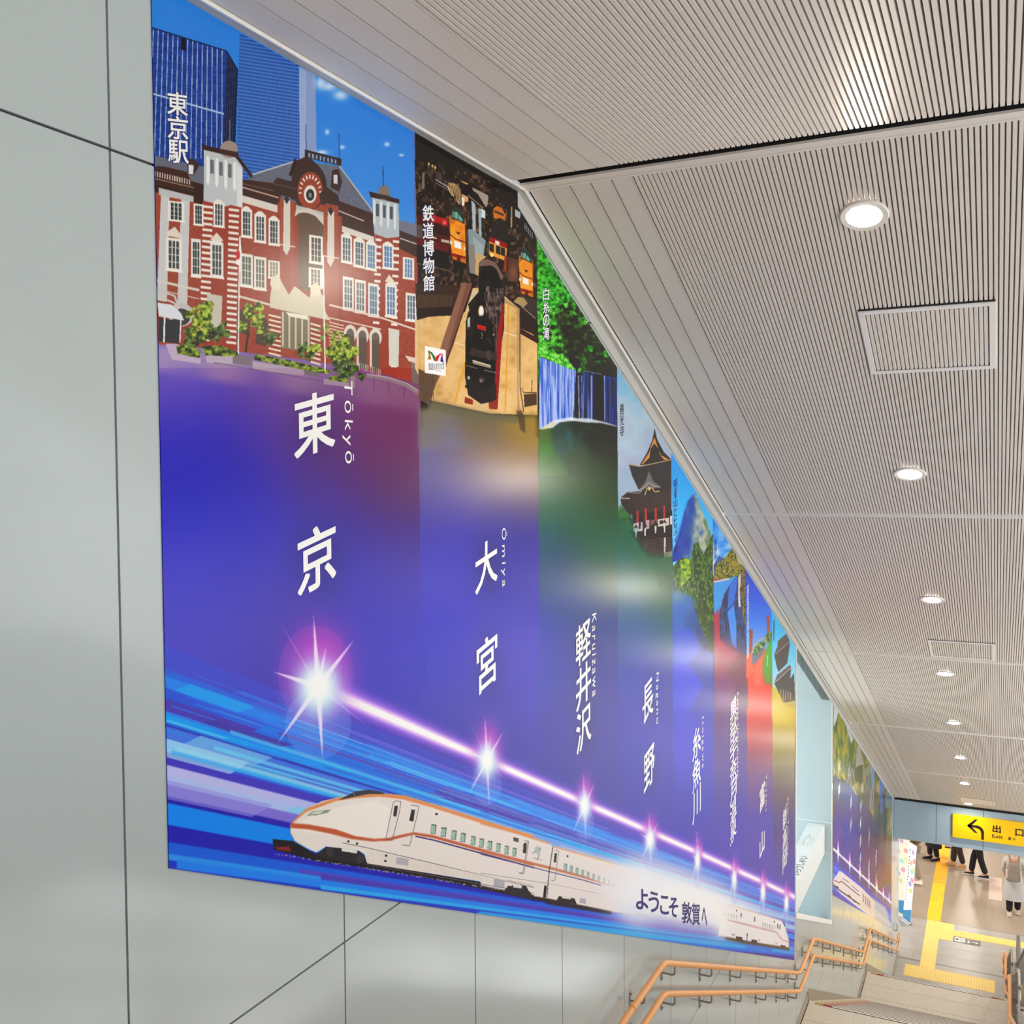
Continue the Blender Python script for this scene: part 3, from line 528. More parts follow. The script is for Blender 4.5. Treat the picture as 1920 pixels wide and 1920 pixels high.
    P("690,1095 720,1160 600,1290 580,1280 610,1210 615,1160",'6c5c5c');P("580,1280 725,1160 720,1200 700,1360 620,1440 605,1400",'4c4044');P("610,1460 720,1370 735,1400 620,1560 580,1540",'74686c')
    P("580,1540 735,1400 725,1500 760,1450 770,1700 660,1720 620,1620",'403438');
    for i in range(5): L([(640+i*22,1590+i*8),(640+i*22,1690)],7,'b8aca8')
    L("585,1285 725,1165",6,'c8bcb4');L("580,1540 730,1405",7,'d0c8c4');L("615,1460 720,1375",5,'d8d0cc')
    R("565,1570 640,1660 700,1730 780,1650 780,1900 565,1900",field("1455,1290,c8bc34 1465,1310,d4c42c 1480,1310,c8b058 1490,1300,c0a890 1475,1340,d8c824 1490,1350,d0bc38",10),8,.96)
    S.T=(0,0,1);S.clip=None
    np.clip(S.a,0,1,out=S.a);
    xx=(np.arange(S.w)/S.ss+S.x0)[None,:,None];yv=(np.arange(S.h)/S.ss+S.y0)[:,None,None]
    k=((xx<780)&(yv<690)).astype(np.float32);S.a[:]=S.a**(1.32-.20*k+.15*np.clip((xx-1000)/60,0,1))
    lu=S.a.mean(2,keepdims=True);S.a[:]=np.clip(lu+(S.a-lu)*(1.08-.22*k-.12*((xx>1005)&(yv<800))+.14*np.clip((xx-1160)/60,0,1)),0,1)
    for x0,y0,x1,y1 in ((549,728,626,858),(555,978,628,1112),(889,1010,931,1107),(892,1186,931,1297),(1077,1160,1108,1245),(1077,1250,1108,1330),(1077,1325,1108,1408),(1203,1272,1224,1355),(1206,1397,1226,1482)):
        E((x0+x1)/2+4,(y0+y1)/2+5,(x1-x0)*.72,(y1-y0)*.58,'14123c',.34,1)
    # ================= speed lines =================
    r=random.Random(3)
    base=[(1212,1262,'3a50d8',.55),(1255,1290,'2468e4',.9),(1268,1292,'1e86f4',.95),(1290,1312,'2a58dc',.95),(1310,1334,'4c3cb8',.95),(1334,1356,'08a0ff',1),(1356,1364,'2a38b4',1),(1362,1385,'4a78e8',1),(1385,1412,'5cc8ff',1),(1410,1436,'463cc4',1),(1434,1456,'c4bcf4',1),(1452,1476,'90d0fc',1),(1470,1496,'8476dc',1),(1492,1510,'2a22b0',1),(1505,1550,'128cff',1),(1546,1582,'2422b6',1),(1578,1604,'1a62e4',1),(1600,1616,'2c98f6',1),(1612,1640,'1038cc',1),(1640,1680,'1468e8',1)]
    for a,b,c,al in base: streak(a,b,290,1520,c,al,0,.5)
    tints=['2a6cf0','18a0ff','4c40c0','5cc4ff','1c48d8','6c5cd8','3084f4','90d8ff']
    for i in range(150):
        y=r.uniform(1235,1440);h=r.choice([1.5,3,5,9]);x0=r.uniform(300,1300);ln=r.uniform(80,500)
        streak(y,y+h,x0,x0+ln,r.choice(tints),r.uniform(.25,.7),r.choice([0,14,22]))
    # upper right stretch of thin blue lines
    for i in range(70):
        y=r.uniform(1275,1400);x0=r.uniform(700,1300);streak(y,y+r.uniform(1,4),x0,x0+r.uniform(60,300),r.choice(['58b8ff','2c78f0','48a8ff','7c70d8','90d4ff']),r.uniform(.3,.7),r.choice([0,10]))
    streak(1266,1290,355,445,'10a0f8',.9,30);streak(1294,1330,500,800,'1478f0',.8,40,.3);streak(1318,1334,405,520,'4438ac',.9,30)
    streak(1360,1392,375,470,'78b8f4',.8,40);streak(1385,1420,312,430,'a8d8fc',.75,36);streak(1437,1470,312,530,'c0c4f8',.7,44);streak(1462,1498,312,470,'9c98ec',.6,40)
    streak(1330,1338,430,900,'50d0ff',.7,0,.4);streak(1372,1380,400,900,'70dcff',.75,0,.5);streak(1395,1402,330,800,'9ce4ff',.8,0,.5);streak(1404,1412,320,700,'3cb0ff',.7,0,.4)
    streak(1300,1306,520,1300,'6c3cb0',.8,0,.3);streak(1310,1315,700,1480,'4c48b8',.6,0,.3)
    # pale haze behind the coaches
    streak(1350,1400,830,1190,'a8d0fa',.6,30,1);streak(1360,1420,1050,1480,'c0ccf8',.6,30,4)
    for i in range(14):
        x0=r.uniform(820,1450);y=r.uniform(1330,1390);streak(y,y+r.uniform(4,12),x0,x0+r.uniform(20,90),'a4d8fc',.45,12)
    # under the train
    streak(1590,1600,560,1490,'5c48c8',.9,0,1);streak(1596,1608,600,1480,'4c38b8',.9,0,1);streak(1608,1626,330,1500,'1c88fc',.95,0,.5);streak(1620,1630,600,1500,'28b4ff',.95,0,.8);streak(1632,1650,300,1100,'1c38cc',.9,0,.5);streak(1634,1660,900,1500,'20b0fa',.85,30,1)
    streak(1612,1660,1402,1446,'2c74e8',.9,6);streak(1612,1630,1446,1520,'74a0f0',.7,4);streak(1560,1590,1440,1520,'6c84dc',.5,4)
    E(1290,1690,105,56,'ffffff',1,1,0,.35);E(1230,1660,110,50,'eef4ff',.9,1,0,.35);E(1370,1712,80,34,'ffffff',.9,1,0,.3);E(1180,1690,80,40,'c8e4ff',.7,1,0,.3)
    E(1240,1735,120,16,'5c48c8',.55,1,0,.18)
    # ================= light beam and stars =================
    E(590,1265,70,92,'c840c8',.22)
    st=[(595,1287,1.),(912,1425,.62),(1095,1510,.5),(1218,1574,.42),(1307,1612,.40),(1376,1648,.36),(1430,1672,.33),(1474,1692,.3)]
    bm=lambda y0,y1,c,a,b:P([(595,yy(y0,595)),(1496,yy(y0,1496)),(1496,yy(y1,1496)),(595,yy(y1,595))],c,a,b)
    def beam(dy,c,a,blur):
        q=[(x,1287+(x-595)*(V[1]-1287)/(V[0]-595)) for x in (595,760,912,1095,1218,1307,1376,1430,1496)]
        ks=[1,.9,.62,.52,.46,.42,.38,.36,.34]
        off=[(0,0),(1,1),(2,2),(3,4),(5,5),(5,6),(8,8),(9,9),(12,12)]
        up=[(x,y+o[1]-dy*k) for (x,y),k,o in zip(q,ks,off)];lo=[(x,y+o[1]+dy*k) for (x,y),k,o in zip(q,ks,off)]
        P(up+lo[::-1],c,a,blur)
    beam(30,'9a5ce8',.6,9);beam(18,'c88cf8',.75,5);beam(12,'f8d8ff',.95,3);beam(7,'ffffff',1,1.5)
    for i,(x,y,k) in enumerate(st):
        nx=1. if i==0 else (.72 if i==1 else .55 if i<4 else .33);kk=k
        E(x+4*k,y-38*k,60*k*nx,84*k,'d828c0',.95,1);E(x,y-10*k,62*k*nx,70*k,'b050e0',.5,1)
        E(x,y+70*k,62*k*nx,66*k,'90a8f8',.28)
        E(x,y+2,46*k*nx,58*k,'90e8ff',.85,1)
        for dx,dy,w in ((-8,-135,7),(62,-88,7),(-78,-28,8),(8,140,7),(-70,108,7),(14,-75,5),(-70,-130,2),(90,80,3)):
            X,Y=x+dx*k*(nx+.1),y+dy*k*1.0
            d=math.hypot(X-x,Y-y);px,py=-(Y-y)/d*w*k*.9*max(nx,.5),(X-x)/d*w*k*.9*max(nx,.5)
            P([(x+px,y+py),(X,Y),(x-px,y-py)],'ffe8ff',.9 if w>3 else .35,.6)
        E(x,y+2,40*k*nx,52*k,'c8f8ff',.9,1);E(x,y,34*k*nx,42*k,'ffffff',1,1);E(x,y,24*k*nx,30*k,'ffffff',1,1)
    # ================= white train =================
    S.T=(600,1450,6.4)
    tk=lambda X,Y:ramp(noise(X,Y,.9,.9,101,2),'2a2424','1a1618','3c3436')
    S.T=(300,1150,2.743)
    R("575,1160 680,1170 800,1240 1060,1280 1400,1340 1700,1390 1920,1425 2500,1545 2500,1560 1920,1475 1400,1365 1000,1300 800,1275 700,1245 580,1215",tk)
    P("590,1200 660,1200 670,1225 600,1215",'a03028',.8,.5)
    for i in range(420):
        t=r.random();x=590+t*1900;y=1228+(x-590)*(1560-1228)/(2510-590)*.93+r.uniform(-4,4)+8;E(x,y,r.uniform(1.5,4),r.uniform(1.2,3),r.choice(['c8b8d0','a898c0','e0d4e4','3c3040']),.8)
    body="668,1085 700,1050 750,1005 830,965 920,945 1060,928 1130,925 1250,935 1400,980 1700,1075 1920,1140 1920,1440 1850,1425 1780,1400 1500,1355 1060,1285 1050,1240 1020,1220 850,1198 800,1230 740,1200 690,1170 668,1130"
    P(body,'efe6e0')
    S.T=(0,0,1)
    c6=lambda x,y:(900+x/3.097,1350+y/3.097)
    def C6(s_): return [c6(*map(float,q.split(','))) for q in s_.split()]
    P(C6("0,590 210,650 400,715 420,735 700,810 900,870 960,960 900,1130 740,1110 380,1035 0,960"),'efe6e2',1,.3)
    R(C6("480,700 700,790 1000,890 1080,1000 950,1180 700,1130 640,1080"),lambda X,Y:np.broadcast_to(hexc('f2f2fa'),X.shape+(3,)),10,.0)
    # shading of the body paint bands
    S.T=(300,1150,2.743)
    P("668,1100 760,1050 900,1000 1100,960 1180,1000 1160,1150 1000,1150 800,1130 680,1110",'f7f1ea',.9,2)
    P("850,965 920,945 1060,928 1130,925 1250,935 1400,980 1700,1075 1920,1142 1920,1158 1700,1095 1400,1000 1240,955 1120,942 1000,950 900,965 750,1020 700,1060 672,1090 668,1085 700,1048 750,1003",'e08a50',.95,.6)
    P("668,1078 760,1085 900,1110 1000,1145 1100,1160 1170,1155 1230,1140 1300,1125 1400,1140 1920,1285 1920,1300 1400,1155 1300,1138 1240,1152 1170,1170 1080,1172 980,1160 860,1130 760,1110 668,1103",'c05c38',1,.3)
    L("1310,1146 1400,1165 1920,1308",7,'3c3070')
    P("915,960 950,940 1000,915 1070,907 1130,915 1155,928 1060,930 940,955",'34363e');L("990,920 1000,945",3,'8a8a90')
    P("750,1040 780,1018 875,1008 860,1025 800,1038",'8c9c88');P("765,1034 790,1020 840,1014 820,1030",'d8e0c8')
    L("668,1090 668,1130 690,1170 740,1200",3,'b0a4a0');L("935,1180 1060,1205 1400,1285 1920,1410",3,'5c5450');L("1780,1370 1920,1400",2,'8a8480')
    R("1060,1215 1400,1290 1780,1370 1780,1400 1500,1352 1060,1282",lambda X,Y:ramp(noise(X,Y,.3,.02,111,2),'dcd2ca','ece4dc'),.5,.7)
    for q,c in (("1195,975 1210,963 1235,968 1228,1010 1190,1165 1160,1160",'5c5654'),):
        L([(1195,975),(1210,963),(1235,968),(1228,1020),(1190,1167),(1158,1160),(1195,975)],3,c)
    P("1203,988 1220,990 1212,1045 1195,1042",'2a282c');L("1285,985 1330,992 1280,1195 1240,1190",4,'8a8078');P("1290,1008 1308,1010 1300,1070 1278,1066",'2a282c')
    P("1413,1026 1426,1028 1424,1038 1412,1036",'1a1a1a')
    def wn(x,y,w,h): P([(x+w*.15,y),(x+w,y+h*.05),(x+w*.85,y+h),(x,y+h*.95)],'4c5c5c');P([(x+w*.15,y+h*.12),(x+w*.82,y+h*.15),(x+w*.75,y+h*.94),(x+w*.05,y+h*.9)],'a0c4b4')
    for i,(wx,wy) in enumerate(((1403,1110),(1455,1125),(1508,1140),(1555,1153),(1607,1169),(1650,1181),(1693,1193),(1737,1205),(1779,1217),(1819,1228))): wn(wx-16+i*.5,wy-26+i*.3,32-i,51-i*.6)
    P("1815,1152 1840,1156 1838,1174 1814,1170",'4c4c50');L("1870,1168 1890,1170 1862,1340 1845,1336",3,'8a8078');P("1872,1178 1882,1180 1878,1235 1866,1232",'2a282c')
    # bogies
    for q in ("850,1200 940,1208 1020,1222 1045,1240 1062,1285 980,1285 850,1262 800,1240","1810,1395 1880,1402 1900,1440 1920,1450 1920,1465 1780,1430"): P(q,'2a2628')
    P("930,1205 970,1200 1010,1215 1010,1235 930,1222",'e8e4e0');E(870,1225,18,22,'3a3438');E(1025,1262,20,22,'3a3438');P("820,1395 830,1400 830,1400",'ffffff')
    P("1213,1252 1275,1262 1272,1298 1210,1288",'b8b4c0');P("1715,1365 1768,1372 1765,1408 1712,1400",'b8b4c0')
    for x,y in ((965,1172),(1010,1183),(1160,1245),(1156,1273)): P([(x-5,y-5),(x+6,y-4),(x+5,y+6),(x-6,y+5)],'1c1c1e')
    L("1060,1290 1500,1365 1920,1440",3,'6a6260')
    S.T=(900,1350,3.097)
    P("0,590 200,645 400,712 400,722 200,658 0,605",'e0945c',.9,.4);P("430,730 700,805 820,850 700,815 430,742",'e8a878',.8,.4)
    P("0,752 400,850 600,905 760,965 600,918 400,865 0,768",'c87858',1,.3);L("0,778 400,880 600,930 700,960",5,'4c3c80')
    P("192,680 222,686 220,710 190,702",'4c4c50');L("255,700 280,705 252,890 222,885",4,'9a9088');P("248,718 268,722 262,775 246,770",'2a282c')
    L("300,775 350,740 330,815",4,'6c747c');E(330,755,18,24,'a8b4bc',.6);L("305,800 355,812",3,'7c848c')
    L("420,735 398,880 385,1030",5,'4a4446');P("370,960 385,962 378,1035 362,1032",'1c1a1c');L("432,755 455,762 430,935 408,930",4,'9a9088');P("430,772 444,775 438,828 425,825",'2a282c')
    for i in range(10):
        a=1-.09*i;x=482+i*34.5-i*i*.3;y=832+i*11.5;P([(x+3,y),(x+22-i*.6,y+3),(x+18-i*.6,y+48-i),(x,y+45-i)],'7c9490',a);P([(x+5,y+6),(x+17-i*.6,y+8),(x+14-i*.6,y+43-i),(x+2,y+41-i)],'a0c4b4',a)
    E(505,790,5,6,'1c1c1c');P("78,920 140,930 138,975 76,962",'b4b0bc');P("578,1032 612,1038 610,1068 576,1060",'b4b0bc')
    for q in ("160,962 260,975 290,1000 300,1025 130,1000","455,1022 545,1035 560,1070 440,1050"): P(q,'2a2628')
    L("0,888 400,950",2,'6a6260');L("400,950 700,1010",2,'8a8280',.7)
    P("185,955 240,962 240,978 190,972",'e4e0dc');P("470,1018 525,1026 525,1042 475,1034",'e4e0dc')
    P("380,1035 760,1110 760,1130 380,1068",'241e20',.9,.5)
    E(930,1000,120,190,'f2f6ff',1,1);E(880,1010,150,150,'f6f8ff',.95,1);E(760,960,80,90,'f0f2fc',.6,1);E(900,1110,110,70,'d8e8ff',.7,1);E(1100,1060,230,150,'ffffff',1,1);E(1250,1090,150,120,'ffffff',.9,1)
    for x,k in ((690,1),):L([(690,945),(780,965)],4,'d09c88',.3)
    # second, mirrored train at the right
    S.T=(1340,1600,9.6)
    P("100,960 230,920 700,1060 1100,1180 1200,1215 1250,1280 1330,1550 1335,1700 1280,1720 900,1640 500,1560 60,1490",'f4f0f2',1,1)
    P("0,1100 150,1000 220,1100 220,1500 60,1500",'fafaff',.9,12)
    L("230,920 700,1060 1100,1180 1200,1212",9,'e4a074',.9,.2);L("200,1190 700,1310 1050,1395 1110,1420 1150,1490 1210,1555 1335,1600",16,'c08078',.9,.3);L("240,1205 700,1330 1080,1425",6,'7c5c80',.7)
    P("1200,1215 1250,1260 1270,1310 1255,1320 1230,1260",'3c4458')
    for i in range(6): P([(130+i*50,1045+i*12),(148+i*50,1048+i*12),(148+i*50,1125+i*14),(132+i*50,1120+i*14)],'98b0ac',.25+i*.13)
    for i in range(6): P([(850+i*42,1240+i*11),(866+i*42,1243+i*11),(864+i*42,1318+i*11),(850+i*42,1314+i*11)],'8c9ca4',.8)
    for x,y in ((468,1075),(712,1140),(1128,1265),(1170,1280)): P([(x-8,y),(x+10,y+3),(x+8,y+90),(x-10,y+86)],'50505c')
    for x,y in ((387,1028),(1067,1232)): E(x,y,11,16,'2c2c30')
    P("200,1500 570,1575 900,1630 1335,1695 1335,1745 900,1680 500,1620 180,1550",'5c4838',1,.3);P("100,1480 260,1510 260,1550 80,1510",'8a7c78',.5,1)
    for q in ("380,1490 490,1510 500,1590 370,1570","660,1545 755,1560 765,1630 650,1615","1185,1645 1270,1660 1270,1720 1180,1710"): P(q,'4a382c')
    L("580,1440 575,1590",14,'50464c');P("300,1440 360,1450 355,1490 305,1480",'b8b4b8');P("780,1540 812,1545 808,1580 782,1572",'b8b4b8');P("1085,1600 1125,1606 1120,1640 1088,1634",'c8c0b8')
    S.T=(0,0,1)
    E(1345,1715,30,40,'ffffff',.8,1)
    # sheet seams
    for x0,y0,x1,y1,c,a in ((632,230,642,1270,'2c2090',.28),(1047,880,1052,1450,'1c2070',.3),(880,860,884,1380,'4a4ac0',.18),(1248,1000,1251,1540,'10306c',.22),(1318,1180,1321,1570,'183c90',.25)): L([(x0,y0),(x1,y1)],1.2,c,a*.7)
    for i in range(1,8):
        (a,b)=bx[i];yt=ytop[i]-60;ye=1275+(b-595)*.4286;L([(a,yt),(b,ye)],1.1,'101840',.14)
    P("793,1225 797,1225 797.5,1288 795,1284",'2420a0',.6,.4)
    np.clip(S.a,0,1,out=S.a)
    return S
def paint_second():
    """the smaller far mural, same design mirrored"""
    S=Sheet(1552.,1300.,1684.,1760.,4.);P=S.poly;L=S.line;E=S.ell;R=S.region
    R([(1552,1300),(1684,1300),(1684,1760),(1552,1760)],field("1565,1490,2c6488 1580,1500,28609c 1595,1500,3068a8 1565,1520,4a50a0 1590,1540,5048a8 1565,1560,6c50ac 1580,1590,4838a4 1600,1560,4c48a8 1610,1540,5c4c90 1620,1560,583c84 1640,1560,5a4470 1660,1560,707058 1670,1600,8c8c88 1600,1620,44349c 1625,1640,6c4890 1640,1620,7c5080 1655,1640,90705c 1670,1680,6c6cb0 1655,1700,9c7ca0",10))
    fo=foliage(.22,.05,201,'2c3c20','50682c','86943c','a8a04c','b8b4a4')
    R([(1552,1310),(1575,1330),(1676,1500),(1676,1570),(1652,1560),(1630,1520),(1610,1500),(1592,1470),(1562,1455)],fo)
    R([(1560,1310),(1600,1380),(1610,1400),(1605,1470),(1585,1465),(1563,1440)],foliage(.3,.04,205,'3c5c28','6c8c2c','a8a430','c8b838'))
    P([(1558,1315),(1572,1330),(1568,1350),(1562,1365)],'d8e4ec');P([(1583,1348),(1600,1385),(1596,1395),(1588,1370)],'ccd8dc')
    R([(1588,1432),(1594,1430),(1602,1450),(1600,1475),(1586,1468)],foliage(.5,.1,206,'4c5048','8c9088','c0c4b8'))
    P([(1606,1400),(1612,1395),(1618,1430),(1604,1440)],'b8b8b4');P([(1606,1437),(1618,1434),(1616,1470),(1604,1465)],'5c6828')
    R([(1620,1440),(1640,1430),(1640,1520),(1622,1515)],foliage(.4,.05,207,'5c605c','98a0a4','b8b8b0'),1,.8)
    P([(1635,1432),(1640,1435),(1637,1480),(1634,1475)],'88b0dc');P([(1649,1452),(1659,1465),(1653,1530),(1650,1520)],'6c9cd4');P([(1662,1478),(1674,1490),(1668,1510),(1661,1515)],'84b0e0')
    for i,x in enumerate((1610,1625,1640,1656)): P([(x,1440+i*12),(x+3,1444+i*12),(x+3,1560+i*12),(x,1550+i*12)],'3c3428',.3,1)
    for x,c in ((1585,'3c50b0'),(1606,'3c3490'),(1622,'7c4880'),(1638,'603870'),(1650,'8c6078'),(1661,'a88c60')): P([(x,1480),(x+8,1486),(x+8,1680),(x,1670)],c,.4,1.5)
    # speed lines
    def y0(x): return 1592+(x-1561)*1.02
    for d,h,c in ((22,10,'2c60d8'),(30,8,'3c8cf4'),(38,8,'2870e4'),(46,8,'70b8f8'),(54,10,'a8c8f4'),(66,10,'4c9cf0'),(76,14,'88b8f0'),(88,14,'6c64c8')):
        P([(1552,y0(1552)+d),(1676,y0(1676)+d-20),(1676,y0(1676)+d+h-20),(1552,y0(1552)+d+h)],c,.9,.5)
    P([(1552,1652),(1676,1742),(1676,1760),(1552,1672)],'2c7ce8',1,.4);P([(1552,1660),(1620,1712),(1620,1718),(1552,1672)],'1c48c0',1,.4);P([(1604,1694),(1676,1742),(1676,1750),(1604,1700)],'a8a4dc',.8,.6)
    P([(1552,1579),(1676,1695),(1676,1700),(1552,1585)],'ffffff',.95,.8)
    for i,(x,y) in enumerate(((1571,1597),(1593,1619),(1612,1636),(1629,1652),(1644,1664),(1656,1675),(1667,1686))):
        k=1-.07*i;E(x,y-12*k,3,14*k,'e060c8',.7,1);P([(x-1.6*k,y),(x,y-24*k),(x+1.6*k,y),(x,y+26*k)],'ffffff',.95,.5);E(x,y,3*k,6*k,'ffffff',1,1)
    P([(1562,1650),(1573,1633),(1577,1634),(1616,1665),(1640,1690),(1640,1725),(1600,1695),(1575,1675),(1563,1660)],'efe8ea')
    L([(1563,1650),(1573,1655),(1577,1652),(1612,1680)],1.6,'6c4c54');L([(1580,1647),(1592,1655)],1.4,'8c8890');L([(1596,1660),(1610,1672)],1.4,'a09ca4')
    L([(1563,1659),(1572,1668),(1592,1682),(1612,1696)],2.4,'4c4440')
    for x,y in ((1569,1663),(1592,1680),(1602,1689)): P([(x-3,y-3),(x+3,y),(x+3,y+4),(x-3,y+1)],'3a342f')
    P([(1616,1670),(1660,1700),(1672,1740),(1640,1725),(1612,1700)],'e8e0d8',.8,2)
    for x in range(1618,1634,4): L([(x,1676+(x-1618)),(x+1,1692+(x-1618))],1.5,'6c6490',.7)
    for i in range(1,7):
        x=(1577,1598,1614,1630,1646,1659)[i-1];L([(x,1340+i*24),(x+.6,1600+i*14)],.6,'20284c',.35)
    np.clip(S.a,0,1,out=S.a);S.a[:]=S.a**1.45;_l=S.a.mean(2,keepdims=True);S.a[:]=np.clip(_l+(S.a-_l)*1.2,0,1)
    return S
# ================================================================ measurements
YB,ZC,SL=4.0,1.262+ZF,0.4487           # ceiling break, trim line height, ceiling slope
def trim(y): return ZC if y<4.022 else ZC-SL*(y-4.022)
def ceil_z(y): return trim(y)-.011
YM0,YM1=1.8933,10.655;ZM,SM=-1.0075+ZF,.4742
def mur_b(y): return ZM-SM*(y-YM0)
def mur_t(y): return ZF+1.245 if y<3.94 else ZF+1.245-.085*min(1,(y-3.94)/.3)-SL*(y-4.0)*1.0+ (0 if y>4.0 else SL*(y-4.0))
YEND,XR,YBEAM=22.9,5.13,21.69
NY0,NY1=10.70,13.2
def nt_(y): return trim(y)-.055
def nb_(y): return ZF-4.69-.447*(y-10.77)
M_wall=mat('wall_panel','bac4c3',.13,spec=.5,bump=(900,.012),mix=(1.3,'b4bebe',.5,2))
M_gap=mat('joint_gap','2a2f30',.7)
M_ceil=mat('ceiling_metal','eae2d7',.42,spec=.5)
M_dark=mat('ceiling_void','1e1c1a',.9)
M_bead=mat('pale_bead','e8e4dc',.3)
M_steel=mat('brushed_steel','b8b4ac',.28,metal=.9)
M_dsteel=mat('dark_steel','99948c',.35,metal=.6)
M_beam=mat('blue_panel','9cb3c4',.35)
M_niche=mat('niche_paint','bccdd0',.45)
M_white=mat('white_paint','eceeea',.4)
M_yel=mat('sign_yellow','fac800',.4)
M_ink=mat('sign_black','281410',.5)
# ================================================================ left wall
def clip(poly,f):
    out=[]
    for i,p in enumerate(poly):
        q=poly[(i+1)%len(poly)];a,b=f(p),f(q)
        if a>=0: out.append(p)
        if (a>0)!=(b>0) and a!=b: t=a/(a-b);out.append((p[0]+(q[0]-p[0])*t,p[1]+(q[1]-p[1])*t))
    return out
mb=MB();g=.0035
ys=[1.7544+.9*k for k in range(-6,24)]
zs=[ZF+.7872+2.317*k for k in range(-5,2)]
for y0 in ys:
    if y0>YEND-.02: break
    for z0 in zs:
        a,b=y0+g,min(y0+.9-g,YEND-.1);c,d=z0+g,z0+2.317-g
        if b-a<.05: continue
        R=[(a,c),(b,c),(b,d),(a,d)]
        lo=lambda p:p[1]-(-.6)
        parts=[R]
        if b>NY0 and a<NY1:
            parts=[clip(R,lambda p:NY0-p[0]),clip(R,lambda p:p[0]-NY1)]
            mid=clip(clip(R,lambda p:p[0]-NY0),lambda p:NY1-p[0])
            if len(mid)>2: parts+=[clip(mid,lambda p:p[1]-nt_(p[0])),clip(mid,lambda p:nb_(p[0])-p[1])]
        for q in parts:
            q=clip(q,lambda p:trim(p[0])+.03-p[1]) if len(q)>2 else q
            if len(q)>2: mb.prism(q,0,-.018,0.0,0)
# backing behind the joints, split round the opening
for q in ([(-3.8,-.5),(NY0,-.5),(NY0,ZF+1.5),(-3.8,ZF+1.5)],[(NY1,-.5),(YEND-.1,-.5),(YEND-.1,ZF-2.9),(NY1,ZF-2.9)],[(NY0,-.5),(NY1,-.5),(NY1,nb_(NY1)),(NY0,nb_(NY0))],[(NY0,nt_(NY0)),(NY1,nt_(NY1)),(NY1,ZF),(NY0,ZF)]):
    mb.prism(q,0,-.12,-.008,1)
mb.box(-.14,.004,YEND-.1,YEND,-.5,ZF-2.5,2)
tag(mb.build('wall_left',[M_wall,M_gap,M_white]),kind='structure')
# the opening in the wall
mb=MB();X1=-1.7
mb.prism([(NY1-.004,nb_(NY1)-.3),(NY1+.06,nb_(NY1)-.3),(NY1+.06,ZF-2.6),(NY1,ZF-2.6)],0,X1,-.0005,0)
mb.prism([(NY0-.06,nb_(NY0)-.3),(NY0,nb_(NY0)-.3),(NY0,ZF-1.4),(NY0-.06,ZF-1.4)],0,X1,-.02,0)
mb.prism([(NY0,nb_(NY0)-.05),(NY1,nb_(NY1)-.05),(NY1,nb_(NY1)),(NY0,nb_(NY0))],0,X1,-.02,0)
mb.prism([(NY0,nt_(NY0)),(NY1,nt_(NY1)),(NY1,nt_(NY1)+.05),(NY0,nt_(NY0)+.05)],0,X1,-.02,0)
for z in (-4.505,): mb.box(X1,-.0,NY1-.007,NY1-.003,ZF+z-.004,ZF+z+.004,1)
mb.box(-.12,-.0,NY1-.007,NY1-.003,ZF-4.90,ZF-4.894,1)
tag(mb.build('wall_alcove',[M_niche,M_white]),kind='structure')
mb=MB()
mb.prism([(NY0-.02,nb_(NY0)-.06),(NY1+.02,nb_(NY1)-.06),(NY1+.02,nb_(NY1)),(NY0-.02,nb_(NY0))],0,-.02,.012,0)
mb.prism([(NY0-.03,nb_(NY0)-.06),(NY0,nb_(NY0)-.06),(NY0,nt_(NY0)),(NY0-.03,nt_(NY0))],0,-.02,.012,0)
mb.prism([(NY1,nb_(NY1)-.06),(NY1+.02,nb_(NY1)-.06),(NY1+.02,nt_(NY1)),(NY1,nt_(NY1))],0,-.02,.006,0)
tag(mb.build('trim_2',M_white),kind='structure')
# white ledge box inside the opening, with lettering and a fitting
lb=thing('ledge_box','white boxed ledge inside the blue wall opening beside the large mural','ledge',(-.18,12,ZF-4.9))
mb=MB();mb.box(-.28,-.075,NY0+.004,NY1-.006,ZF-4.905,ZF-4.53);mb.build('casing',mat('ledge_white','dfe6e6',.4),lb,bevel=.004)
mb=MB();mb.tube([(-.2,12.35,ZF-4.53),(-.2,12.35,ZF-4.49),(-.17,12.62,ZF-4.49),(-.17,12.62,ZF-4.53)],.012,8);mb.build('pull_handle',mat('pale_grey','c4cccc',.4),lb,smooth=True)
# ================================================================ skirting along the flights, stairs
FL=[(5.9,-3.8),(11.5,-6.0),(17.05,-8.2)]       # first nosing of each flight and the level above it
TR=.33
M_stone=mat('granite','e0d6c6',.55,mix=(90,'b9ad9c',.7,4),bump=(300,.15))
M_stone2=mat('granite_riser','a89c8c',.6,mix=(120,'8f857a',.8,3))
M_jt=mat('stone_joint','7c7468',.8)
mb=MB()
def nose(y,f0=None):
    for (a,b) in FL:
        pass
for (yn,zt),dz in zip(FL,(2.2,2.2,2.25)):
    y1=yn+13*TR
    mb.prism([(yn-.05,zt+ZF-.3),(yn-.05,zt+ZF+.11),(yn+.05,zt+ZF+.11),(y1+.1,zt+ZF-dz+.11),(y1+.1,zt+ZF-dz-.3)],0,.0005,.02,0)
for y0,y1,z in ((10.2,11.45,-6.0),(15.8,17.0,-8.2),(4.95,5.85,-3.8),(21.45,YEND,-10.45)):
    mb.box(.0005,.012,y0,y1,z+ZF,z+ZF+.09,0)
tag(mb.build('baseboard_left',mat('skirting_stone','a59a88',.6)),kind='structure')
st=thing('staircase','pale granite staircase descending in three flights beside the printed wall','staircase',(1.07,14,0))
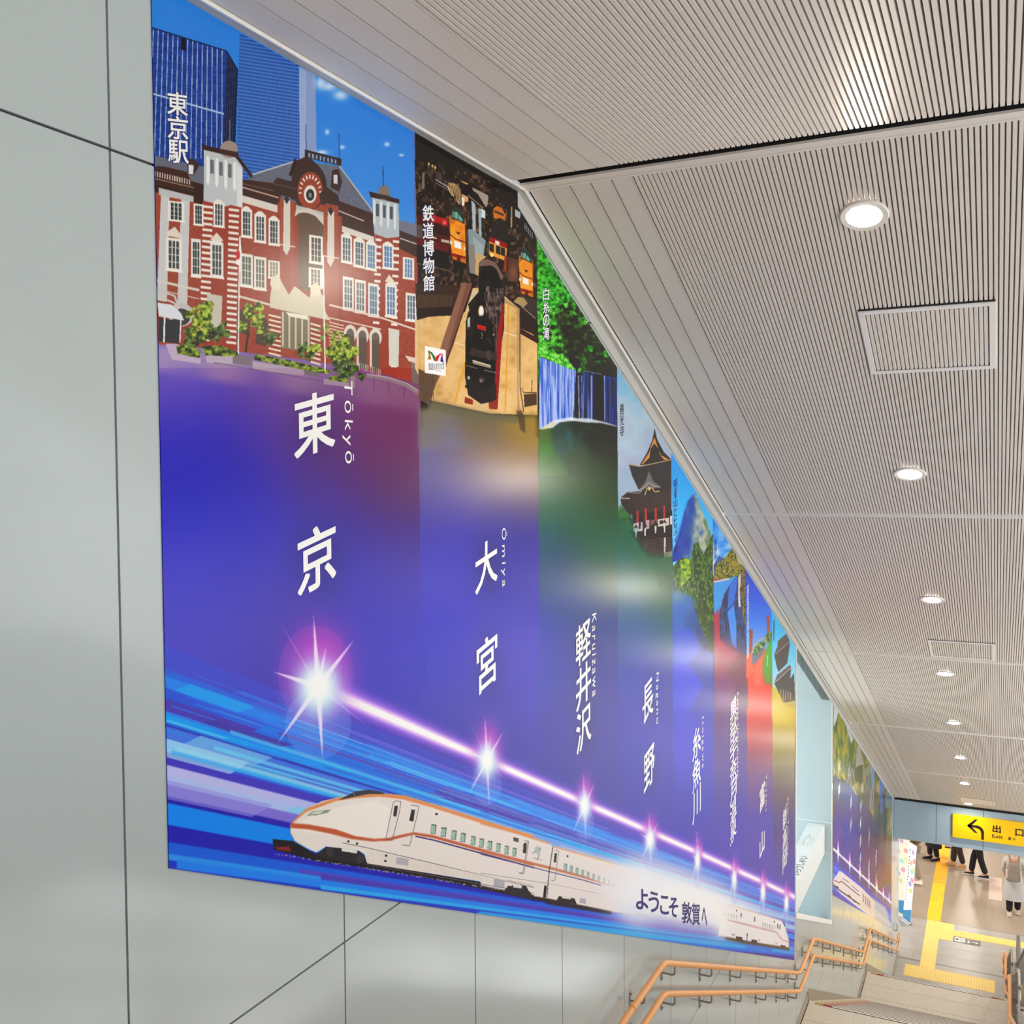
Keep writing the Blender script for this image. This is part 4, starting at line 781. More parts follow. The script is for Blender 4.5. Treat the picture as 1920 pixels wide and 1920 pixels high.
def flight(yn,zt,dz,n=14):
    mb=MB();P=[(yn,zt+ZF)];h=dz/n
    for i in range(n):
        P.append((yn+i*TR,zt+ZF-(i+1)*h))
        if i<n-1: P.append((yn+(i+1)*TR,zt+ZF-(i+1)*h))
    P+= [(yn+13*TR,zt+ZF-dz-.25),(yn,zt+ZF-.45)]
    mb.prism(P,0,.021,2.14,0)
    # dark joint lines down the middle of each step are part of the stone
    mb.build('flight',[M_stone],st)
    return h
M_n0=mat('nosing_grip','4a423a',.8);M_n1=mat('nosing_metal','f4f0e8',.35);M_n2=mat('nosing_ochre','b49250',.6);M_n3=mat('nosing_red','9c2030',.6)
def nosing(y,z):
    mb=MB();a,b=.085,2.055
    for x0,x1,mi in ((a,a+.09,2),(a+.09,a+.19,3),(a+.19,b-.19,0),(b-.19,b-.09,3),(b-.09,b,2)):
        if mi==0:
            mb.box(x0,x1,y-.058,y-.047,z,z+.003,0);mb.box(x0,x1,y-.047,y-.029,z,z+.003,1);mb.box(x0,x1,y-.029,y-.018,z,z+.003,0)
        else: mb.box(x0,x1,y-.058,y-.018,z,z+.003,mi)
    mb.build('nosing_strip',[M_n0,M_n1,M_n2,M_n3],st,origin=(1.07,y,z))
for k,((yn,zt),dz) in enumerate(zip(FL,(2.2,2.2,2.25))):
    h=flight(yn,zt,dz)
    for i in range(14): nosing(yn+i*TR,zt+ZF-i*h+.0005)
flight(.57,-1.6,2.2)
for y0,y1,z in ((4.86,5.9,-3.8),(10.19,11.5,-6.0),(15.79,17.05,-8.2)):
    mb=MB();n=int(round((y1-y0)/.42));d=(y1-y0)/n;mb.box(.021,2.14,y0,y1,z+ZF-.3,z+ZF-.004,1)
    for i in range(n): mb.box(.021,2.14,y0+i*d+.003,y0+(i+1)*d-(.003 if i<n-1 else 0),z+ZF-.02,z+ZF,0)
    mb.build('landing',[M_stone,M_jt],st)
mb=MB();mb.box(0.001,XR,-3.8,.57,ZF-1.9,ZF-1.6);tag(mb.build('floor',mat('upper_floor','b8ae9e',.4)),kind='structure')
# low kerb on the right of the stairs
mb=MB()
P=[(.57,ZF-1.6),(4.9,ZF-3.8),(5.9,ZF-3.8),(10.19,ZF-6.0),(11.5,ZF-6.0),(15.79,ZF-8.2),(17.05,ZF-8.2),(21.4,0.0),(21.6,0.0)]
mb.prism([(y,z+.14) for y,z in P]+[(y,z-.4) for y,z in P[::-1]],0,2.141,2.24)
mb.build('side_kerb',M_stone2,st)
# ================================================================ lower concourse floor
M_tile=mat('grey_tile','b2aca6',.35,mix=(3,'a9a29c',.8,3))
M_tan=mat('tan_floor','ab9b89',.33,mix=(.6,'9f8f7d',.7,3))
mb=MB()
X0,X1,T=-6.,9.,.45
mb.box(X0,X1,21.4,25.2,-.3,-.004,1)
yy_=[21.35,22.2,22.64];
y=22.68
for (a,b) in ((21.35,22.64),(22.70,24.89)):
    n=max(1,int(round((b-a)/.45)));d=(b-a)/n
    for i in range(n):
        k=0;x=X0
        while x<X1-.01:
            mb.box(x+.0025,x+T-.0025,a+i*d+.0025,a+(i+1)*d-.0025,-.02,0,0);x+=T
mb.box(X0,X1,22.64,22.70,-.02,-.002,2)
mb.box(X0,X1,24.89,24.905,-.02,.0,2)
mb.box(X0,X1,24.905,44,-.3,0,3)
tag(mb.build('floor',[M_tile,mat('tile_joint','cfc6bc',.7),mat('floor_drain','8a857f',.4,metal=.5),M_tan]),kind='structure')
# tactile paving
M_ty=mat('tactile_pale','fde084',.5,mix=(60,'f6cb5c',.6,2));M_td=mat('tactile_strong','ffc400',.5,mix=(4,'ffd200',.9,1));M_to=mat('tactile_orange','f5a800',.5,mix=(6,'ffc400',.5,1))
def tact(name,label,x0,x1,y0,y1,M,dots,ydir=True,sp=.075,sub=None):
    mb=MB();mb.box(x0,x1,y0,y1,.0,.004,0)
    if dots:
        nx=int((x1-x0)/.052);ny=int((y1-y0)/.052)
        for i in range(nx):
            for j in range(ny): mb.disc((x0+(i+.5)*(x1-x0)/nx,y0+(j+.5)*(y1-y0)/ny,.004),.013,(0,0,1),.005,6,0,.009)
    elif ydir:
        n=max(1,int((x1-x0)/sp));L=.27;y=y0+.015
        while y<y1-.05:
            for i in range(n): xc=x0+(i+.5)*(x1-x0)/n;mb.box(xc-.012,xc+.012,y,min(y+L,y1-.01),.004,.009,0)
            y+=.3
    else:
        n=max(1,int((y1-y0)/sp));x=x0+.015
        while x<x1-.05:
            for i in range(n): yc=y0+(i+.5)*(y1-y0)/n;mb.box(x,min(x+.27,x1-.01),yc-.012,yc+.012,.004,.009,0)
            x+=.3
    return tag(mb.build(name,M),label,'tactile paving')
tact('warning_paving','wide pale yellow dotted warning paving across the foot of the stairs',.19,1.915,21.88,22.42,M_ty,True)
tact('guide_paving','pale yellow ribbed guide strip running away from the foot of the stairs',.47,.765,22.42,24.89,M_ty,False)
tact('guide_paving','bright yellow ribbed guide strip beyond the pale one on the tan floor',.455,.752,24.9,27.2,M_td,False)
tact('guide_paving','orange-yellow guide strip section just beyond the bright yellow one',.46,.755,27.2,29.3,M_to,False)
tact('guide_paving','farthest yellow guide strip going under the blue lintel near the people',.455,.75,29.3,36,M_td,False)
tact('warning_paving','square pale yellow dotted tile at the branch of the guide strips',.767,1.045,23.95,24.87,M_ty,True)
tact('guide_paving','pale yellow ribbed side strip branching right behind the floor signs',1.047,2.6,24.24,24.56,M_ty,False,False)
# floor stickers
def sticker(name,label,x0,x1,y0,y1,M,zz=.003):
    t=thing(name,label,'floor sign',((x0+x1)/2,(y0+y1)/2,0));mb=MB();mb.box(x0,x1,y0,y1,0.0005,zz);mb.build('sheet',M,t);return t
M_sg=mat('sticker_grey','6c6864',.5);M_sw=mat('sticker_white','f2f0ec',.5)
t1=sticker('floor_sign','white floor sticker with small dark pictograms beside the yellow side strip',1.062,1.315,23.945,24.235,M_sg)
mb=MB();mb.box(1.085,1.30,23.985,24.2,.003,.004);pl=mb.build('white_field',M_sw,t1)
mb=MB();mb.box(1.105,1.165,24.05,24.14,.004,.005)
for i in range(3): mb.box(1.185,1.285,24.045+i*.05,24.062+i*.05,.004,.005)
mb.build('pictogram',mat('sticker_ink','5c5a58',.6),t1)
t2=sticker('floor_sign','dark grey floor sticker with a white arrow pointing right',1.318,1.61,23.935,24.2,M_sg)
mb=MB();mb.box(1.425,1.53,24.06,24.085,.003,.0045);mb.prism([(1.51,24.03),(1.585,24.0725),(1.51,24.115)],2,.003,.0045)
mb.build('arrow',M_sw,t2)
mb=MB();mb.box(1.35,1.365,24.0,24.14,.003,.0045);mb.box(1.375,1.39,24.0,24.14,.003,.0045);mb.box(1.35,1.39,24.06,24.075,.003,.0045);mb.build('pictogram',M_sw,t2)
mb=MB();mb.box(1.745,2.04,26.72,28.24,0.0005,.006);tag(mb.build('floor_mat',mat('mat_pale','d4bfb0',.7)),'pale pinkish rectangular mat lying on the tan floor by the walker','mat')
# ================================================================ ceiling
RIB0,RIB1=.528,4.61;PITCH=.0206
def strips(y0,y1,fz,first=False):
    """flat strips near the walls and fine ribs between them, one bay of ceiling from y0 to y1"""
    mb=MB()
    ed=[.048,.1456,.2403,.335,.4297,.5244]
    for sgn in (0,1):
        for a,b in zip(ed,ed[1:]):
            a+=.003;b-=.003
            if sgn: a,b=XR-b,XR-a
            mb.prism([(y0,fz(y0)),(y1,fz(y1)),(y1,fz(y1)+.03),(y0,fz(y0)+.03)],0,a,b,0)
            # rolled pale edge of each strip
            mb.prism([(y0,fz(y0)-.0012),(y1,fz(y1)-.0012),(y1,fz(y1)+.001),(y0,fz(y0)+.001)],0,b-.0035,b,2)
    x=RIB0
    while x<RIB1:
        v=[]
        for y in (y0,y1):
            z=fz(y);v+=[(x+.001,y,z),(x+.0142,y,z),(x+.0165,y,z+.018),(x-.0015,y,z+.018)]
        mb.solid(v,[(3,2,1,0),(4,5,6,7),(0,1,5,4),(1,2,6,5),(3,0,4,7)],0);x+=PITCH
    mb.prism([(y0,fz(y0)+.019),(y1,fz(y1)+.019),(y1,fz(y1)+.03),(y0,fz(y0)+.03)],0,.52,4.62,3)
    mb.prism([(y0,fz(y0)+.03),(y1,fz(y1)+.03),(y1,fz(y1)+.06),(y0,fz(y0)+.06)],0,0,XR,1)
    return mb
M_ribb=mat('ceiling_rib_back','8f8578',.7)
CM=[M_ceil,M_dark,M_bead,M_ribb]
mb=strips(-3.8,3.865,lambda y:ZF+1.252)
mb.box(0,XR,3.865,3.95,ZF+1.30,ZF+1.32,1);mb.box(.02,XR,3.945,3.95,ZF+1.262,ZF+1.31,1)
tag(mb.build('ceiling',CM),kind='structure')
YJ=[4.0,7.4976,11.1115,14.6808,18.2301,YBEAM-.03]
mb=MB()
mb.hexa([(.02,3.945,ZF+1.252),(XR,3.945,ZF+1.252),(XR,4.022,ceil_z(4.022)-.002),(.02,4.022,ceil_z(4.022)-.002),(.02,3.945,ZF+1.262),(XR,3.945,ZF+1.262),(XR,4.022,ZF+1.262),(.02,4.022,ZF+1.262)],0)
mb.box(.02,XR,4.004,4.024,ZF+1.2462,ZF+1.2500,2)
for k in range(5):
    a,b=YJ[k]+(.024 if k==0 else .014),YJ[k+1]-.022
    q=strips(a,b,ceil_z);i=len(mb.v);mb.v+=q.v;mb.f+=[[j+i for j in f] for f in q.f];mb.m+=q.m;mb.uv+=q.uv
    if k<4: mb.prism([(b+.022,ceil_z(b+.022)-.003),(b+.034,ceil_z(b+.034)-.003),(b+.034,ceil_z(b+.034)+.02),(b+.022,ceil_z(b+.022)+.02)],0,.02,XR,2)
tag(mb.build('ceiling',CM),kind='structure')
# edge bead between wall and ceiling
mb=MB()
def edge(x0,x1,dz0,dz1,mi):
    mb.box(x0,x1,-3.8,4.0,ZC+dz0,ZC+dz1,mi);mb.prism([(4.0,ZC+dz0),(YBEAM,trim(YBEAM)+dz0),(YBEAM,trim(YBEAM)+dz1),(4.0,ZC+dz1)],0,x0,x1,mi)
edge(.0012,.034,-.014,.004,1);edge(.034,.041,-.019,.006,0);edge(.041,.048,.010,.02,2)
mb.prism([(4.0,ZF+1.18),(YBEAM,trim(YBEAM)-.082),(YBEAM,trim(YBEAM)-.014),(4.0,ZC-.014)],0,.0012,.006,1)
tag(mb.build('trim_1',[mat('trim_white','f6f3ee',.3),mat('trim_grey','cbc8c2',.4),M_dark]),kind='structure')
# ================================================================ right wall, lintel, far concourse
mb=MB();mb.box(0,XR,-3.9,-3.8,ZF-1.9,ZF+1.4);tag(mb.build('light_block_near',M_wall),kind='structure')  # unseen wall behind the camera, added to block light and darken the near side
# invented window side, mullions and rails only; lets the world's fill light in
mb=MB()
for y0 in [-3.6+1.8*k for k in range(15)]: mb.box(XR,XR+.12,y0-.03,y0+.03,-.3,trim(y0)+.02)
for z0 in (2.6,5.2,7.8,10.4): mb.box(XR+.01,XR+.11,-3.8,(YEND if z0<2.8 else 4.02+(ZC-z0)/SL),z0-.03,z0+.03)
mb.box(XR-.02,XR+.14,-3.8,YEND,-.3,.15)
tag(mb.build('fill_window_1',mat('fill_window_frame','c6cac8',.4)),kind='structure')
mb=MB();zt,zb=ZF-6.72,ZF-7.505
xs=[-.0,.808,1.669,2.53,3.39,4.25,XR]
for a,b in zip(xs,xs[1:]): mb.box(a+.004,b-.004,YBEAM,YBEAM+.03,zb,zt,0)
mb.box(0,XR,YBEAM+.008,YBEAM+.3,zb+.005,zt+.0,1);mb.box(0,XR,YBEAM-.0,YBEAM+.3,zt,zt+.12,2);mb.box(0,XR,YBEAM+.003,YBEAM+.3,zb-.02,zb+.004,3)
tag(mb.build('wall_far',[M_beam,M_gap,M_dark,mat('lintel_edge','a9b8be',.4)]),kind='structure')
mb=MB();mb.box(-6,9,YBEAM+.3,44,zb+.0,zb+.1);tag(mb.build('ceiling',mat('hall_ceiling','d8d2c8',.5)),kind='structure')
mb=MB();mb.box(-6,9,44,44.1,-.3,zb+.2);tag(mb.build('wall_back',M_wall),kind='structure')
# ================================================================ printed murals
def sheet_uv_tex(S,name,y0s,zb_,H,tw,th,ncol):
    """lay the drawn sheet on the wall: columns follow y, rows follow height above the sloping lower edge"""
    cols=[];edges=[0]
    for (a,b),n in zip(zip(y0s,y0s[1:]),ncol): cols.append(a+(b-a)*(np.arange(n)+.5)/n);edges.append(edges[-1]+n)
    Y=np.concatenate(cols);W=len(Y);hh=(np.arange(th)+.5)/th*H
    YY=np.broadcast_to(Y[None,:],(th,W));ZZ=(zb_(Y)[None,:]-ZF)+hh[:,None]
    _l=S.a.mean(2,keepdims=True);S.a[:]=np.clip(_l+(S.a-_l)*1.06,0,1)
    d=np.stack([np.full(YY.shape,-CD),YY,ZZ],-1)
    f=d@np.array(CF);u=960+CFL*(d@np.array(CR))/f;v=960-CFL*(d@np.array(CU))/f
    X=np.clip((u-S.x0)*S.ss-.5,0,S.w-2.001);V=np.clip((v-S.y0)*S.ss-.5,0,S.h-2.001)
    xi=X.astype(int);yi=V.astype(int);fx=(X-xi)[...,None];fy=(V-yi)[...,None];A=S.a
    C=(A[yi,xi]*(1-fx)+A[yi,xi+1]*fx)*(1-fy)+(A[yi+1,xi]*(1-fx)+A[yi+1,xi+1]*fx)*fy
    px=np.ones((th,W,4),np.float32);px[...,:3]=C
    im=bpy.data.images.new(name,W,th);im.pixels.foreach_set(px.ravel());im.update();im.pack()
    return im,[e/W for e in edges]
def print_mat(name,im):
    M=mat(name,'ffffff',.27,spec=.16);nt=M.node_tree;t=nt.nodes.new('ShaderNodeTexImage');t.image=im;t.extension='EXTEND'
    uvn=nt.nodes.new('ShaderNodeUVMap');uvn.uv_map='UVMap';nt.links.new(uvn.outputs['UV'],t.inputs['Vector'])
    nt.links.new(t.outputs['Color'],nt.nodes['Principled BSDF'].inputs['Base Color']);return M
YBN=[YM0,3.17,4.215,5.285,6.325,7.37,8.435,9.49,YM1]
HM=3.45
im,ue=sheet_uv_tex(paint_main(),'mural_print',YBN,lambda y:ZM-SM*(y-YM0),HM,None,2300,[820,400,290,220,180,150,130,120])
PM=print_mat('mural_print',im)
mur=thing('wall_mural','large printed mural of station photographs, rainbow banners and a white bullet train','mural',(0,6.2,ZF-2.5))
def banner(t,y0,y1,u0,u1,bot,top,H,M,x=.003,name='banner_print'):
    mb=MB();n=6;Y=[y0+(y1-y0)*i/n for i in range(n+1)]
    if y0<3.94<y1: Y=sorted(Y+[3.94,4.0])
    for a,b in zip(Y,Y[1:]):
        ua=u0+(u1-u0)*(a-y0)/(y1-y0);ub=u0+(u1-u0)*(b-y0)/(y1-y0)
        P=[(a,bot(a)),(b,bot(b)),(b,top(b)),(a,top(a))]
        mb.face([(x,p[0],p[1]) for p in P],0,[(ua,0),(ub,0),(ub,(top(b)-bot(b))/H),(ua,(top(a)-bot(a))/H)])
        mb.face([(0.0006,p[0],p[1]) for p in P[::-1]],0,[(ua,0)]*4)
        mb.face([(0.0006,a,bot(a)),(.0006,b,bot(b)),(x,b,bot(b)),(x,a,bot(a))],0,[(ua,0),(ub,0),(ub,0),(ua,0)])
    e=y1;mb.face([(0.0006,e,bot(e)),(.0006,e,top(e)),(x,e,top(e)),(x,e,bot(e))],0,[(u1,0)]*4)
    return mb.build(name,M,t)
BL=['photograph of a red brick station with blue towers over purple','photograph of a railway museum at night over grey and violet','photograph of a forest waterfall over green and blue','photograph of a tall temple roof over teal','photograph of a blue mountain and lake','photograph of a dam in autumn over crimson','photograph of a canal park with two towers over orange red','photograph of a dark temple gate over yellow']
BN=[]
for i in range(8):
    b=banner(mur,YBN[i],YBN[i+1],ue[i],ue[i+1],mur_b,mur_t,HM,PM);b['label']=BL[i];BN.append(b)
# lettering
M_let=mat('print_white','f8f8f4',.2);M_navy=mat('print_navy','1c1f7c',.25);M_black=mat('print_black','26242c',.4)
def glyphs(name,body,yc,zc,w,h,M,parent,shear=.23,rot=False,bold=.022,x=.0042,space=1.,fit=True,plane='x',thick=.0006,flip=False):
    cu=bpy.data.curves.new(name,'FONT');cu.body=body;cu.size=1;cu.offset=0;cu.space_character=space;cu.resolution_u=3
    to=bpy.data.objects.new(name,cu);SC.collection.objects.link(to);bpy.context.view_layer.update()
    me=bpy.data.meshes.new_from_object(to.evaluated_get(bpy.context.evaluated_depsgraph_get()))
    bpy.data.objects.remove(to);bpy.data.curves.remove(cu)
    n=len(me.vertices)
    if n==0: return None
    if bold>.009:      # heavier strokes: the outline laid down again, shifted a little each way
        bm=bmesh.new();bm.from_mesh(me);g0=bm.verts[:]+bm.edges[:]+bm.faces[:];d=bold*.75
        for i,(a,b) in enumerate(((d,d),(-d,d),(d,-d),(-d,-d),(d,0),(-d,0),(0,d),(0,-d))):
            r=bmesh.ops.duplicate(bm,geom=g0);bmesh.ops.translate(bm,vec=(a,b,-.01*(i+1)),verts=[v for v in r['geom'] if isinstance(v,bmesh.types.BMVert)])
        bm.to_mesh(me);bm.free();n=len(me.vertices)
    c=np.empty(n*3,np.float32);me.vertices.foreach_get('co',c);c=c.reshape(n,3)
    u,v=c[:,0].copy(),c[:,1].copy();wz=c[:,2]*.004
    if rot: u,v=v.copy(),-u.copy()
    if flip: u=-u
    u-=(u.max()+u.min())/2;v-=(v.max()+v.min())/2
    hh=h-abs(shear)*w
    u*=w/max(1e-6,(u.max()-u.min()));v*=max(.2*h,hh)/max(1e-6,(v.max()-v.min()))
    v+=shear*u
    if plane=='x': P=np.stack([x+wz,yc+u,zc+v],1)
    else: P=np.stack([yc+u,x-wz,zc+v],1)
    O=P.mean(0);me.vertices.foreach_set('co',(P-O).astype(np.float32).ravel());me.update();me.name=name;me.materials.clear();me.materials.append(M)
    me.polygons.foreach_set('material_index',[0]*len(me.polygons))
    o=bpy.data.objects.new(name,me);SC.collection.objects.link(o);o.parent=parent
    W=Vector((0,0,0));q=parent
    while q is not None: W+=q.location;q=q.parent
    o.location=Vector(O.tolist())-W
    return o
def vtext(name,chars,yc,zc,w,h,M,parent,**k):
    n=len(chars);sh=k.get('shear',.23);ch=h/n if not k.get('tight') else h/n
    k.pop('tight',None)
    for i,c in enumerate(chars): glyphs(name,c,yc,zc+h/2-(i+.5)*h/n,w,h/n*.96,M,parent,**k)
def vtext2(name,chars,yc,zc,w,h,M,parent,gh,**k):
    """stacked glyphs of height gh whose run spans h"""
    n=len(chars)
    for i,c in enumerate(chars):
        z=zc+h/2-gh/2-(h-gh)*i/max(1,n-1);glyphs(name,c,yc,z,w,gh,M,parent,**k)
Z=ZF;K='lettering'
glyphs(K,'東',2.531,Z+.167,.207,.215+.02,M_let,BN[0],bold=.018);glyphs(K,'京',2.532,Z-.252,.197,.240,M_let,BN[0],bold=.018)
glyphs(K,'Tōkyō',2.705,Z+.178,.062,.270,M_let,BN[0],rot=True,space=1.35,shear=.0,bold=.008)
glyphs(K,'大',3.675,Z-.370,.201,.240,M_let,BN[1],bold=.014);glyphs(K,'宮',3.675,Z-.779,.187,.258,M_let,BN[1],bold=.014)
glyphs(K,'Ōmiya',3.839,Z-.353,.060,.253,M_let,BN[1],rot=True,space=1.35,shear=.0,bold=.008)
vtext2(K,'軽井沢',4.743,Z-1.080,.205,.70,M_let,BN[2],.255,bold=.014)
glyphs(K,'Karuizawa',4.896,Z-.950,.062,.438,M_let,BN[2],rot=True,space=1.3,shear=0,bold=.008)
glyphs(K,'長',5.784,Z-1.377,.205,.275,M_let,BN[3],bold=.014);glyphs(K,'野',5.806,Z-1.797,.206,.285,M_let,BN[3],bold=.014)
glyphs(K,'Nagano',5.965,Z-1.401,.065,.322,M_let,BN[3],rot=True,space=1.3,shear=0,bold=.008)
vtext2(K,'糸魚川',6.866,Z-2.118,.215,.70,M_let,BN[4],.26,bold=.014)
glyphs(K,'Itoigawa',7.027,Z-1.942,.065,.370,M_let,BN[4],rot=True,space=1.3,shear=0,bold=.008)
vtext2(K,'黒部宇奈月温泉',7.949,Z-2.393,.215,1.20,M_let,BN[5],.215,bold=.014)
glyphs(K,'Kurobe-Unazukionsen',8.100,Z-2.140,.065,.70,M_let,BN[5],rot=True,space=1.2,shear=0,bold=.008)
glyphs(K,'富',9.04,Z-2.926,.215,.275,M_let,BN[6],bold=.014);glyphs(K,'山',9.036,Z-3.357,.21,.26,M_let,BN[6],bold=.025)
glyphs(K,'Toyama',9.203,Z-2.948,.065,.344,M_let,BN[6],rot=True,space=1.3,shear=0,bold=.008)
vtext2(K,'新高岡',10.10,Z-3.666,.215,.68,M_let,BN[7],.25,bold=.014)
glyphs(K,'Shin-Takaoka',10.265,Z-3.60,.065,.60,M_let,BN[7],rot=True,space=1.2,shear=0,bold=.008)
M_halo=mat('print_navy_halo','1a2470',.25)
for ch,yc,zc,w,h,bn,n in (('東京駅',1.974,.904,.072,.198,0,3),('鉄道博物館',3.232,.846,.080,.335,1,5),('白糸の滝',4.299,.754,.072,.256,2,4)):
    gh=h/n*1.02+.23*w*.5
    vtext2('caption',ch,yc,Z+zc,w*1.06,h*1.02,M_halo,BN[bn],gh*1.05,bold=.07,x=.0036)
    vtext2('caption',ch,yc,Z+zc,w,h,M_let,BN[bn],gh,bold=.015)
def px2(u,v):   # point of the wall print under sheet position u,v
    d=[CF[i]+CR[i]*(u-960)/CFL-CU[i]*(v-960)/CFL for i in range(3)];t=-CD/d[0];return t*d[1],ZF+t*d[2]
a,b=px2(817,686.5);glyphs('caption','鉄道のまち大宮',a,b,.115,.040,mat('print_grey','4c4c50',.3),BN[1],bold=.005,space=1.25,x=.0040,shear=.12)
for bn,(u0,v0,u1,v1),c in ((3,(1161,755,1169,820),M_black),(4,(1262.5,897,1269,1040),M_navy),(5,(1338,1010,1343,1065),M_navy),(6,(1399.5,1095,1403,1235),M_let),(7,(1449,1162,1451.5,1203),M_navy)):
    y0,z0=px2(u0,(v0+v1)/2);y1,_=px2(u1,(v0+v1)/2);_,za=px2((u0+u1)/2,v0);_,zb2=px2((u0+u1)/2,v1)
    vtext2('caption',{3:'善光寺',4:'明星山とヒスイ峡',5:'黒部ダム',6:'富岩運河環水公園',7:'瑞龍寺'}[bn],(y0+y1)/2,(za+zb2)/2,(y1-y0)*1.0,za-zb2,c,BN[bn],(za-zb2)/{3:3,4:8,5:4,6:8,7:3}[bn]*1.1,bold=.01,shear=.15)
# welcome line follows the slope of the stairs
for ch,u,v,wp,hp in (('よ',1203,1686,21,44),('う',1225,1691,18,44),('こ',1245,1697,15,40),('そ',1262,1701,16,42),('敦',1287,1711,18,46),('賀',1304,1714,14,46),('へ',1320,1719,9,38)):
    y0,z0=px2(u-wp/2,v);y1,_=px2(u+wp/2,v);yc,zc=px2(u,v);_,za=px2(u,v-hp/2);_,zb2=px2(u,v+hp/2)
    glyphs(K,ch,yc,zc,(y1-y0)*1.08,(za-zb2)*.93+.42*(y1-y0),M_navy,BN[4 if u<1262 else 5 if False else 4],shear=-.42,bold=.02)
# second mural
YN0,YN1=13.36,21.30
def m2b(y): return ZF-5.505-.4717*(y-13.36)
def m2t(y): return trim(y)-.06
im2,_=sheet_uv_tex(paint_second(),'second_mural_print',[YN0,YN1],lambda y:ZF-5.505-.4717*(y-13.36),2.75,None,1100,[520])
mur2=thing('wall_mural','smaller far printed mural with a mirrored bullet train beyond the wall opening','mural',(0,17,ZF-6))
b2=banner(mur2,YN0,YN1,0,1,m2b,m2t,2.75,print_mat('second_mural_print',im2),name='mural_print')
for ch,u,v,h in (('敦賀',1573,1460,70),('福井',1595,1525,70),('加賀温泉',1613,1560,120),('小松',1629,1600,100),('金沢',1642,1630,80)):
    y0,zc=px2(u,v);_,za=px2(u,v-h/2);_,zb2=px2(u,v+h/2)
    vtext2(K,ch,y0,(za+zb2)/2,.2,za-zb2,M_let,b2,(za-zb2)/len(ch)*.8,bold=.02)
# lettering on the ledge box
for i,c in enumerate('いらっしゃい'):
    o=glyphs(K,c,0,0,.09,.09,mat('ledge_ink','707c80',.5),lb.children[0],shear=0,bold=.01)
    if o: o.rotation_euler=(0,-math.pi/2,0);o.location=Vector((-.125,11.40+i*.105,ZF-4.5285))
# ================================================================ exit sign
es=thing('exit_sign','yellow exit sign with black left turn arrow on the blue lintel','sign',(2.1,YBEAM-.04,ZF-7.1))
mb=MB();mb.box(1.113,3.1,YBEAM-.06,YBEAM-.001,ZF-7.315,ZF-6.848);mb.build('sign_board',[M_yel],es,bevel=.004)
yf=YBEAM-.063
mb=MB()
def stroke(P,wd,z_or=None):
    for (a,b),(c,d) in zip(P,P[1:]):
        L=math.hypot(c-a,d-b);ex,ez_=(c-a)/L*.005,(d-b)/L*.005;a-=ex;b-=ez_;c+=ex;d+=ez_;nx,nz=-(d-b)/L*wd/2,(c-a)/L*wd/2
        mb.prism([(a+nx,b+nz),(a-nx,b-nz),(c-nx,d-nz),(c+nx,d+nz)],1,yf,yf+.004)
az=ZF-7.06
pts=[(1.40,az+.02)]+[(1.55+.11*math.sin(t),az+.02-.11+.11*math.cos(t)) for t in (0,.4,.8,1.2,1.57)]+[(1.66,az-.22)]
stroke(pts,.045);mb.prism([(1.375,az+.02),(1.52,az+.165),(1.57,az+.165),(1.45,az+.02),(1.57,az-.105),(1.52,az-.105)],1,yf,yf+.004)
mb.build('arrow',M_ink,es)
for c,xc,w,h,z in (('出',1.91,.15,.15,-7.03),('口',2.31,.145,.14,-7.045)): glyphs('lettering',c,xc,ZF+z,w,h,M_ink,es,shear=0,bold=.035,x=yf,plane='y')
glyphs('lettering','Exit',1.925,ZF-7.18,.19,.07,M_ink,es,shear=0,bold=.012,x=yf,plane='y')
glyphs('lettering','출',2.14,ZF-7.185,.06,.06,M_ink,es,shear=0,bold=.02,x=yf,plane='y');glyphs('lettering','구',2.215,ZF-7.187,.055,.055,M_ink,es,shear=0,bold=.02,x=yf,plane='y')
# ================================================================ downlights and hatches
M_lens2=mat('hall_fill_lens','ffffff',.4,emit='fff6ea',es=LENS*.8)
M_lens=mat('lamp_lens','ffffff',.4,emit='fff5e6',es=LENS);M_ring=mat('lamp_ring','e6e0d4',.4);M_refl=mat('lamp_reflector','f4efe6',.25)
al=math.atan(SL);NV=Vector((0,-math.sin(al),-math.cos(al)))   # outward (downward) normal of the sloping ceiling
def downlight(x,y,label,flat=False,cat='ceiling light'):
    z=(ZF+1.252) if flat else ceil_z(y);n=Vector((0,0,-1)) if flat else NV;c=Vector((x,y,z))
    t=thing('downlight',label,cat,c,group=None)
    mb=MB();mb.lathe([(.067,.0015),(.072,.007),(.094,.009),(.099,.004),(.099,-.003)],c,n,32);mb.build('trim_ring',M_ring,t,smooth=True)
    mb=MB();mb.lathe([(.0,.002),(.0675,.002)],c,n,32);mb.build('lens',M_lens,t)
    return t
ORD=['nearest and brightest recessed ceiling downlight, above the first hatch','second recessed downlight down the sloping ceiling, beyond the first hatch','third recessed downlight down the sloping ceiling, before the second hatch','fourth recessed downlight down the ceiling, just beyond the second hatch','fifth recessed downlight down the sloping ribbed ceiling','sixth recessed downlight down the sloping ribbed ceiling','seventh recessed downlight, last but one before the blue lintel','farthest recessed downlight, beside the small last hatch at the lintel']
for k in range(8): downlight(1.401,4.422+2.4075*k,ORD[k])
RT=['first','second','third','fourth','fifth','sixth','seventh','eighth']
for k in range(2,8): downlight(3.73,4.422+2.4075*k,'added unseen fill downlight over the escalator, %s from the top'%RT[k])  # unseen second row, added to give the scene more light
for i,y in enumerate(()):
    downlight(1.401,y,'recessed downlight in the flat upper ceiling over the stairs, %s back from the slope'%RT[i],True);downlight(3.73,y,'recessed downlight in the flat upper ceiling over the escalator, %s back'%RT[i],True)
k=0
